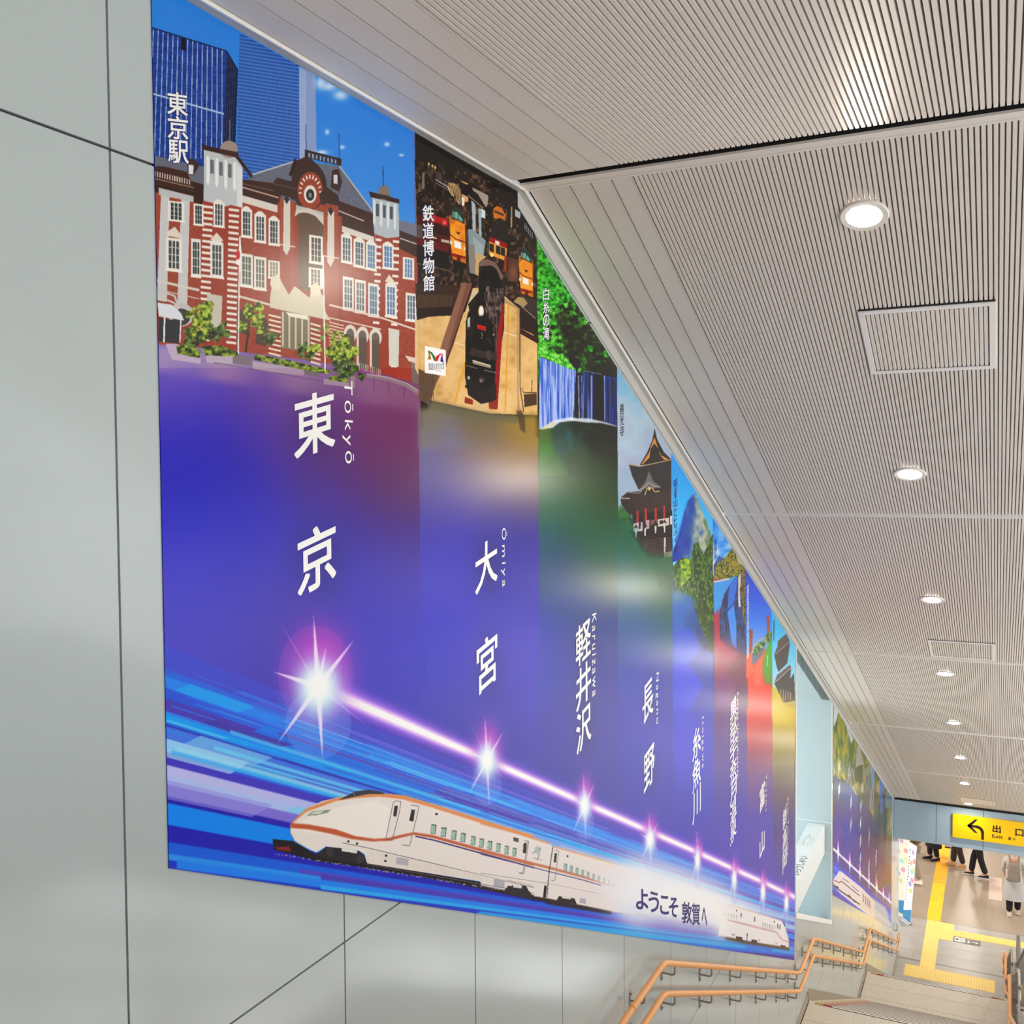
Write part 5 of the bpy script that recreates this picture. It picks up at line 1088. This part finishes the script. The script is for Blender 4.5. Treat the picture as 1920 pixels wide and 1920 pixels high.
for x in (-3.0,1.2,5.0):  # unseen hall lamps, added and sized to brighten the lower concourse
    for y in (25,28.5,32,36):
        c=Vector((x,y,zb));t=thing('downlight','added unseen fill downlight in the lower concourse ceiling, row %s, place %s from the stairs'%(('left','middle','right')[k//4],RT[k%4]),'ceiling light',c);k+=1
        mb=MB();mb.lathe([(.12,.0),(.125,.006),(.16,.006),(.165,.0)],c,(0,0,-1),24);mb.build('trim_ring',M_ring,t,smooth=True)
        mb=MB();mb.lathe([(.0,.001),(.12,.001)],c,(0,0,-1),24);mb.build('lens',M_lens2,t)
def hatch(x0,x1,y0,y1,label):
    t=thing('ceiling_hatch',label,'ceiling hatch',((x0+x1)/2,(y0+y1)/2,ceil_z((y0+y1)/2)));mb=MB();w=.026
    def bar(a,b,c,d,o=-.006):
        mb.prism([(c,ceil_z(c)+o),(d,ceil_z(d)+o),(d,ceil_z(d)+.012),(c,ceil_z(c)+.012)],0,a,b)
    bar(x0,x1,y0,y0+w*.9);bar(x0,x1,y1-w*.9,y1);bar(x0,x0+w,y0+w*.9,y1-w*.9);bar(x1-w,x1,y0+w*.9,y1-w*.9)
    mb.build('frame',mat('trim_white','f6f3ee',.3),t)
    mb=MB();bar(x0,x1,y0-.016,y0-.001,-.0008);mb.build('shadow_gap',M_dark,t)
    mb=MB();bar(x0+w,x1-w,y1-w-.004,y1-w*.9,-.001);mb.build('shadow_gap',M_dark,t)
    mb=MB();a,b=y0+w+.006,y1-w-.004;x=x0+w+.006
    while x<x1-w-.016:
        v=[]
        for y in (a,b):
            z=ceil_z(y)-.003;v+=[(x+.001,y,z),(x+.0142,y,z),(x+.0165,y,z+.014),(x-.0015,y,z+.014)]
        mb.solid(v,[(3,2,1,0),(4,5,6,7),(0,1,5,4),(1,2,6,5),(2,3,7,6),(3,0,4,7)],0);x+=PITCH
    mb.build('louvre_panel',M_ceil,t)
    return t
hatch(1.297,1.893,5.082,5.635,'largest ceiling hatch with pale frame, nearest the camera below the brightest lamp')
hatch(1.299,1.887,10.435,10.99,'middle ceiling hatch with pale frame, between the third and fourth lamps')
hatch(1.29,1.875,20.55,21.13,'small far ceiling hatch with pale frame beside the last lamp')
# ================================================================ handrails
M_wood=mat('orange_wood','eca660',.38,mix=(14,'e29a50',.5,3),spec=.5)
RY=[4.95,5.823,10.475,11.329,15.945,16.84,21.62];RZ=[-3.0,-3.003,-5.20,-5.20,-7.38,-7.38,-9.64]
def rz(y):
    for (a,b),(c,d) in zip(zip(RY,RZ),zip(RY[1:],RZ[1:])):
        if a<=y<=c: return b+(d-b)*(y-a)/(c-a)
    return (-.80 if y<.4 else -.80-2.2*(y-.4)/4.55) if y<RY[0] else RZ[-1]
def rnd(P,r=.07,n=4):
    out=[Vector(P[0])]
    for a,b,c in zip(P,P[1:],P[2:]):
        a,b,c=Vector(a),Vector(b),Vector(c);p=b+(a-b).normalized()*r;q=b+(c-b).normalized()*r
        for i in range(n+1):
            t=i/n;out.append(p*(1-t)**2+b*2*t*(1-t)+q*t*t)
    return out+[Vector(P[-1])]
BY=[.25,1.2,2.1,3.0,3.9,4.7,5.05,5.45,6.05,6.95,7.85,8.8,9.7,10.3,10.68,11.12,11.62,12.55,13.45,14.4,15.3,15.78,16.12,16.6,17.05,18.0,18.9,19.85,20.75,21.4]
def handrail(x,dz,xw,label,extra=None):
    t=thing('handrail',label,'handrail',(x,13,ZF-6.4));P=[(x,.1,ZF-.80+dz),(x,.4,ZF-.80+dz)]+[(x,y,ZF+z+dz) for y,z in zip(RY,RZ)]+[(x,21.95,ZF+RZ[-1]+dz)]
    mb=MB();mb.tube(rnd(P),.0195,14);mb.build('rail',M_wood,t,smooth=True)
    s=1 if xw<x else -1
    for y in BY:
        z=ZF+rz(y)+dz;mb=MB()
        mb.box(min(xw,xw+s*.006),max(xw,xw+s*.006),y-.011,y+.011,z-.125,z-.02)
        mb.box(min(xw,xw+s*.012),max(xw,xw+s*.012),y-.004,y+.004,z-.115,z-.107);mb.box(min(xw,xw+s*.012),max(xw,xw+s*.012),y-.004,y+.004,z-.04,z-.032)
        mb.tube(rnd([(xw+s*.004,y,z-.075),(x,y,z-.075),(x,y,z-.012)],.022,3),.0065,8)
        mb.build('bracket',M_dsteel,t,origin=(x,y,z),smooth=True)
    mb=MB();mb.tube([(x,5.23,ZF-3.0+dz),(x,5.27,ZF-3.0+dz)],.0225,14);mb.build('joint_sleeve',M_wood,t,smooth=True)
    return t
h1=handrail(.09,0,0.0,'upper orange wooden handrail on the mural wall')
h2=handrail(.09,-.194,0.0,'lower orange wooden handrail on the mural wall, child height')
h3=handrail(2.05,0,2.12,'upper orange wooden handrail on the open right side of the stairs')
h4=handrail(2.05,-.194,2.12,'lower orange wooden handrail on the open right side of the stairs')
for x,h in ((.09,h1),(2.05,h3)):
    mb=MB();mb.tube([(x,21.95,ZF-9.64),(x,22.0,ZF-9.65),(x,22.02,ZF-9.70),(x,22.02,ZF-9.78),(x,22.0,ZF-9.83),(x,21.95,ZF-9.834)],.0195,12);mb.build('end_loop',M_wood,h,smooth=True)
mb=MB();mb.tube([(.05,22.3,ZF-9.55),(.05,22.3,ZF-9.72)],.035,16);mb.tube([(.05,22.3,ZF-9.72),(.0,22.3,ZF-9.72)],.012,8,1)
tag(mb.build('wall_lamp',[M_white,M_ink],smooth=True),'small white cylinder fitting at the wall corner by the handrail end','wall fitting')
# posts and rods carrying the right handrails
for i,y in enumerate([.5,2.2,3.9,5.5,7.6,9.7,10.9,12.6,14.4,16.3,18.2,19.9,21.6]):
    zf=[(0,-1.6),(.57,-1.6),(4.9,-3.8),(5.9,-3.8),(10.19,-6.0),(11.5,-6.0),(15.79,-8.2),(17.05,-8.2),(21.4,-10.45),(23,-10.45)]
    for (a,b),(c,d) in zip(zf,zf[1:]):
        if a<=y<=c: zz=b+(d-b)*(y-a)/(c-a)
    mb=MB();mb.box(2.12,2.155,y-.02,y+.02,ZF+zz+.13,ZF+rz(y)+.12)
    mb.build('rail_post',M_steel,h3)
mb=MB();P=[(2.135,y,ZF+rz(y)-.30) for y in (.1,.4,4.95,5.82,10.47,11.33,15.94,16.84,21.62)];mb.tube(P,.012,8);P2=[(a,b,c+.38) for a,b,c in P];mb.tube(P2,.014,8);mb.build('rail_bar',M_steel,h3,smooth=True)
# ================================================================ escalator
es2=thing('escalator','grey metal and glass escalator rising on the far right of the stairs','escalator',(2.95,15,0))
EY=22.72;M_clad=mat('escalator_cladding','8a8680',.3,metal=.7);M_rub=mat('escalator_rubber','5c5a58',.4);M_step=mat('escalator_step','4a4846',.4,metal=.6);M_gl=mat('escalator_glass','e8f0f0',.05,trans=.9,spec=.5)
def ez(y): return 0 if y>21.5 else min(ZF-1.6,(21.5-y)*.487)
for x0,x1,nm in ((2.26,2.40,0),(3.36,3.48,1)):
    mb=MB();Y=[EY,21.5]+[21.5-2.0*i for i in range(1,12)]
    for a,b in zip(Y,Y[1:]): mb.prism([(a,ez(a)-.35 if a<21.4 else 0),(b,max(0,ez(b)-.30)),(b,ez(b)+.34),(a,ez(a)+.34)],0,x0,x1)
    mb.build('side_skirt',M_clad,es2)
    mb=MB()
    for a,b in zip(Y,Y[1:]): mb.prism([(a-.02,ez(a)+.345),(b+.0,ez(b)+.345),(b,ez(b)+.90),(a-.02,ez(a)+.90)],0,(x0+x1)/2-.012,(x0+x1)/2+.012)
    mb.build('balustrade_panel',mat('balustrade_glass','8e9090',.1,alpha=.35),es2)
    mb=MB();xm=(x0+x1)/2;P=[(xm,EY-.1,.36),(xm,EY+.12,.42),(xm,EY+.24,.64),(xm,EY+.12,.84),(xm,EY-.1,.90)]+[(xm,y,ez(y)+.90) for y in Y[1:]]
    mb.tube(rnd(P,.05,3),.035,10);mb.build('rubber_handrail',M_rub,es2,smooth=True)
    mb=MB()
    for y in (22.4,21.3,20.0,18.7,17.4): mb.box(xm-.012,xm+.012,y-.015,y+.015,ez(y)+.34,ez(y)+.93)
    mb.build('upright',M_steel,es2)
mb=MB()
for i in range(54):
    y=22.0-i*.4;mb.box(2.42,3.36,y-.4,y,ez(y)-.12,ez(y)+.02)
mb.build('step_band',M_step,es2)
mb=MB();mb.box(2.42,3.36,22.0,23.6,.001,.012);mb.build('landing_plate',M_steel,es2)
# ================================================================ poster banners at the wall end
M_pc=mat('poster_cream','e6e0cc',.5);M_pw=mat('poster_white','f2f2f4',.5);M_pb=mat('poster_blue','3e88b4',.5);M_pn=mat('poster_ink','55504c',.6)
def poster(label,A,B,H,lean,M,seed,cat='banner'):
    """roll-up banner: foot from A to B on the floor, height H, top shifted by lean"""
    A=Vector(A);B=Vector(B);L=Vector(lean)+Vector((0,0,H));t=thing('standing_banner',label,cat,(A+B)/2)
    u=(B-A);n=u.cross(L).normalized();n=-n if n.y>0 else n
    P=lambda a,b,o=0.:A+u*a+L*b+n*o
    mb=MB();mb.hexa([P(0,.02,-.003),P(1,.02,-.003),P(1,.02,.003),P(0,.02,.003),P(0,1,-.003),P(1,1,-.003),P(1,1,.003),P(0,1,.003)]);sh=mb.build('printed_sheet',M,t)
    mb=MB();mb.hexa([P(-.02,0,-.05),P(1.02,0,-.05),P(1.02,0,.05),P(-.02,0,.05),P(-.02,.02,-.04),P(1.02,.02,-.04),P(1.02,.02,.04),P(-.02,.02,.04)]);mb.tube([P(-.01,1,0),P(1.01,1,0)],.012,8);mb.build('base_and_top_rail',M_steel,t)
    mb=MB();mb.hexa([P(0,.03,.0035),P(1,.03,.0035),P(1,.03,.005),P(0,.03,.005),P(0,.13,.0035),P(1,.20,.0035),P(1,.20,.005),P(0,.13,.005)]);mb.build('blue_foot_print',M_pb,t)
    cols=['c0a4cc','f2b478','f2a09a','a0d4d0','f8dc94','dc98b8','a894c8','c8dc80','f6b8c4'];M=[mat('dot_'+c,c,.5) for c in cols]
    d=[(.62,.90,0),(.85,.80,2),(.5,.76,1),(.68,.66,3),(.78,.56,5),(.55,.50,6),(.66,.42,7),(.9,.70,4)]
    for a,b,c in d:
        mb=MB();C=P(a,b,.0052+.0004*c);mb.tube([C,C+n*.001],.055,20);mb.build('coloured_dot',M[c],t)
    mb=MB();r=random.Random(seed)
    for i in range(16):
        b=.9-i*.042;w=r.uniform(.05,.14);a0=.14+r.uniform(0,.03);mb.hexa([P(a0,b,.0045),P(a0+w,b,.0045),P(a0+w,b,.006),P(a0,b,.006),P(a0,b+.014,.0045),P(a0+w,b+.02,.0045),P(a0+w,b+.02,.006),P(a0,b+.014,.006)])
    mb.build('small_print',M_pn,t)
poster('cream standing banner with a column of coloured dots, half hidden by the wall end',(-.50,25.10,0),(-.01,24.80,0),1.96,(.10,0,0),M_pc,1)
poster('white standing banner with pastel dots leaning in front of the cream one',(-.045,24.62,0),(.135,24.38,0),1.87,(.13,0,0),M_pw,2)
# ================================================================ people
def skin(name,J,E,M,parent,sub=1,root=0):
    me=bpy.data.meshes.new(name);me.from_pydata([j[0] for j in J],E,[]);o=bpy.data.objects.new(name,me);SC.collection.objects.link(o)
    o.modifiers.new('skin','SKIN').use_smooth_shade=True
    for i,j in enumerate(J):
        s=me.skin_vertices[0].data[i];r=j[1];s.radius=r if isinstance(r,tuple) else (r,r);s.use_root=(i==root)
    if sub: m_=o.modifiers.new('sub','SUBSURF');m_.levels=sub;m_.render_levels=sub
    dg=bpy.context.evaluated_depsgraph_get();dg.update();m2=bpy.data.meshes.new_from_object(o.evaluated_get(dg));bpy.data.objects.remove(o)
    m2.materials.clear();m2.materials.append(M);m2.polygons.foreach_set('use_smooth',[True]*len(m2.polygons));m2.name=name
    o=bpy.data.objects.new(name,m2);SC.collection.objects.link(o);o.parent=parent;return o
def person(label,x,y,rz_,H,stride,arms,c,coat=None,hair='1e1814',pack=None,hood=False,shoe='201c1a',sole='e8e4dc',hat=False):
    """walking or standing figure; local +y is forward. stride=(left,right) foot offset, arms=(l,r) swing"""
    t=thing('person',label,'person',(x,y,.012),None,rz_);k=H/1.7;V=lambda a,b,z:(a*k,b*k,z*k)
    sk=mat('skin','c99a7c',.6);J=[];E=[]
    def add(p,r,par=None):
        J.append((p,(r[0]*k,r[1]*k) if isinstance(r,tuple) else r*k))
        if par is not None:E.append((par,len(J)-1))
        return len(J)-1
    pel=add(V(0,0,.93),(.13,.10));sp=add(V(0,.0,1.12),(.115,.09),pel);ch=add(V(0,0,1.32),(.14,.10),sp);nk=add(V(0,.01,1.45),.05,ch);n2=add(V(0,.02,1.52),.05,nk);hd=add(V(0,.035,1.60),(.075,.09),n2);tp=add(V(0,.02,1.67),(.06,.07),hd)
    legs={}
    for s,st_ in ((-1,stride[0]),(1,stride[1])):
        hp=add(V(.09*s,0,.88),.085,pel);lift=.05 if st_<-.1 else 0
        kn=add(V(.09*s,st_*.5+.03,.50),.055,hp);an=add(V(.09*s,st_-.02,.10+lift),.038,kn);to=add(V(.09*s,st_+.13,.035+lift*.3),.032,an);legs[s]=(st_,lift)
        sh=add(V(.17*s,0,1.40),.05,ch);sw=arms[0] if s<0 else arms[1]
        el=add(V(.22*s,-.02+sw*.4,1.14),.038,sh);wr=add(V(.21*s,sw,.94),.024,el);pm=add(V(.205*s,sw+.02,.87),(.018,.032),wr)
        for f in range(4):
            a=add(V(.205*s-.004*s,sw+.0-.02+.018*f+.01,.82),.009,pm);add(V(.195*s,sw-.02+.018*f+.02,.775+.006*abs(f-1.5)),.008,a)
        a=add(V(.20*s,sw+.055,.86),.010,pm);add(V(.195*s,sw+.075,.82),.009,a)
    body=skin('body',J,E,sk,t)
    # face: nose, mouth, eyes, ears
    mb=MB();mb.tube([V(0,.118,1.60),V(0,.135,1.575)],.010*k,6);o=mb.build('nose',sk,body,smooth=True);o.location=(0,0,0)
    mb=MB();[mb.disc(V(s*.03,.112,1.61),.009*k,(0,1,0),.004,8) for s in (-1,1)];mb.box(-.02*k,.02*k,.112*k,.118*k,1.545*k,1.552*k);o=mb.build('eyes_and_mouth',mat('face_dark','3a2420',.6),body);o.location=(0,0,0)
    mb=MB();mb.lathe([(.0,.105),(.05,.095),(.085,.05),(.092,.0),(.085,-.06),(.06,-.09)],V(0,.005,1.625),(0,-.35,1),16);o=mb.build('hair',mat('hair_'+hair,hair,.6),t,smooth=True);o.location=(0,0,0)
    tr=mat('cloth_'+c[1],c[1],.85);tops=mat('cloth_'+c[0],c[0],.85)
    # trousers
    J=[];E=[];pel=add(V(0,0,.96),(.15,.12))
    for s in (-1,1):
        st_,lift=legs[s];hp=add(V(.09*s,0,.84),.10,pel);kn=add(V(.092*s,st_*.5+.03,.50),.088,hp);add(V(.092*s,st_-.015,.085+lift),.078,kn)
    skin('trousers',J,E,tr,t)
    # jacket with sleeves
    J=[];E=[];a=add(V(0,0,.92),(.16,.125));b=add(V(0,0,1.12),(.15,.12),a);cc=add(V(0,0,1.34),(.165,.12),b);nn=add(V(0,.01,1.46),.065,cc)
    for s in (-1,1):
        sw=arms[0] if s<0 else arms[1];sh=add(V(.18*s,0,1.39),.066,cc);el=add(V(.235*s,-.02+sw*.4,1.14),.056,sh);add(V(.225*s,sw*.95,.96),.046,el)
    skin('jacket',J,E,tops,t)
    if coat:
        mb=MB();zb_=coat[0];mb.lathe([(.165*k,1.15*k),(.18*k,1.0*k),(.215*k,.8*k),(coat[1]*k,zb_*k),((coat[1]-.012)*k,zb_*k),(.17*k,.95*k)],(0,0,0),(0,0,1),20)
        for i,v in enumerate(mb.v): mb.v[i]=(v[0],v[1]*.78,v[2])
        o=mb.build('coat_skirt',mat('cloth_'+coat[2],coat[2],.85),t,smooth=True);o.location=(0,0,0)
    if hood:
        mb=MB();mb.lathe([(.03,.12),(.10,.09),(.125,.0),(.11,-.12),(.09,-.16)],V(0,-.005,1.62),(0,-.2,1),16);o=mb.build('hood',tops,t,smooth=True);o.location=(0,0,0)
    for s in (-1,1):
        st_,lift=legs[s];mb=MB();y0=(st_-.09)*k;y1=(st_+.19)*k;z0=lift*.5*k;xx=.09*s*k;w_=.046*k
        mb.prism([(xx-w_,y0),(xx+w_,y0),(xx+w_*1.1,y1-.08*k),(xx+w_*.7,y1),(xx-w_*.7,y1),(xx-w_*1.1,y1-.08*k)],2,z0,z0+.022*k,1)
        mb.hexa([(xx-w_*.95,y0+.004,z0+.022*k),(xx+w_*.95,y0+.004,z0+.022*k),(xx+w_*.75,y1-.01,z0+.022*k),(xx-w_*.75,y1-.01,z0+.022*k),(xx-w_*.8,y0+.01,z0+.10*k),(xx+w_*.8,y0+.01,z0+.10*k),(xx+w_*.5,y1-.10*k,z0+.075*k),(xx-w_*.5,y1-.10*k,z0+.075*k)],0)
        o=mb.build('shoe',[mat('shoe_'+shoe,shoe,.6),mat('sole_'+sole,sole,.6)],t,bevel=.008);o.location=(0,0,0)
    if pack:
        b=thing('backpack','soft grey-brown backpack worn by the walker in the long pale coat','backpack',(x,y,.012),None,rz_)
        mb=MB();mb.hexa([V(-.15,-.30,.92),V(.15,-.30,.92),V(.15,-.125,.90),V(-.15,-.125,.90),V(-.13,-.25,1.36),V(.13,-.25,1.36),V(.13,-.125,1.38),V(-.13,-.125,1.38)]);o=mb.build('bag_body',mat('bag_cloth',pack,.8),b,bevel=.05);o.location=(0,0,0)
        mb=MB();mb.hexa([V(-.11,-.335,.95),V(.11,-.335,.95),V(.11,-.28,.95),V(-.11,-.28,.95),V(-.10,-.315,1.14),V(.10,-.315,1.14),V(.10,-.28,1.14),V(-.10,-.28,1.14)]);o=mb.build('front_pocket',mat('bag_cloth',pack,.8),b,bevel=.02);o.location=(0,0,0)
        mb=MB()
        for s in (-1,1): mb.tube([V(.09*s,-.14,1.36),V(.11*s,-.02,1.475),V(.115*s,.14,1.38),V(.12*s,.15,1.2),V(.13*s,-.12,1.0)],.014,8)
        o=mb.build('shoulder_strap',mat('bag_strap','7c7066',.8),b,smooth=True);o.location=(0,0,0)
    return t
person('person in a long pale grey coat and black trousers walking away with a backpack',2.28,26.0,0.0,1.62,(-.10,.10),(.22,.22),('bdb8b2','121012'),coat=(.40,.26,'b8b4b1'),hair='2a2420',pack='85786d',shoe='e0cfc0',sole='e8dcc8')
person('person in black trousers and black and white sneakers walking left',1.50,28.05,1.5,1.68,(-.16,.20),(.1,-.12),('201c1c','161214'),shoe='141214')
person('person in dark brown trousers and tan shoes walking left ahead of the black trousers',1.00,28.55,1.5,1.66,(-.12,.15),(.1,-.1),('3a3030','33261f'),shoe='c8965a',sole='c89058')
person('person in a long black coat standing on the yellow guide strip',.38,28.85,2.0,1.64,(-.05,.08),(.05,-.05),('0e0c0e','100e10'),coat=(.38,.27,'0c0b0d'),shoe='0c0b0c',sole='1c1818')
person('person in an olive brown jacket and grey trousers walking left behind the banners',.02,27.0,1.45,1.66,(-.14,.18),(.12,-.1),('5c4a2c','8f8878'),shoe='e8e4e0',sole='f0ece8')
bg=thing('shopping_bag','small pinkish bag with dark handle carried at the yellow strip edge by the lintel','bag',(.72,29.0,.35))
mb=MB();mb.box(.66,.80,28.96,29.04,.34,.58);mb.build('bag_body',mat('bag_pink','d8c4cc',.7),bg,bevel=.01)
mb=MB();mb.tube(rnd([(.69,29,.57),(.69,29,.68),(.77,29,.68),(.77,29,.57)],.03,3),.008,8);mb.box(.655,.805,28.955,29.045,.335,.37);mb.build('handle',mat('bag_dark','241c20',.7),bg)

# ================================================================ groups of like things
GR={'downlight':'recessed round downlights','ceiling_hatch':'framed ceiling hatches','handrail':'orange wooden handrails','person':'people walking in the lower concourse','guide_paving':'yellow guide strips','warning_paving':'yellow dotted paving','floor_sign':'stickers on the floor','standing_banner':'standing banners at the wall end','wall_mural':'printed wall murals'}
for o in SC.objects:
    k=o.name.split('.')[0]
    if o.parent is None and k in GR: o['group']=GR[k]
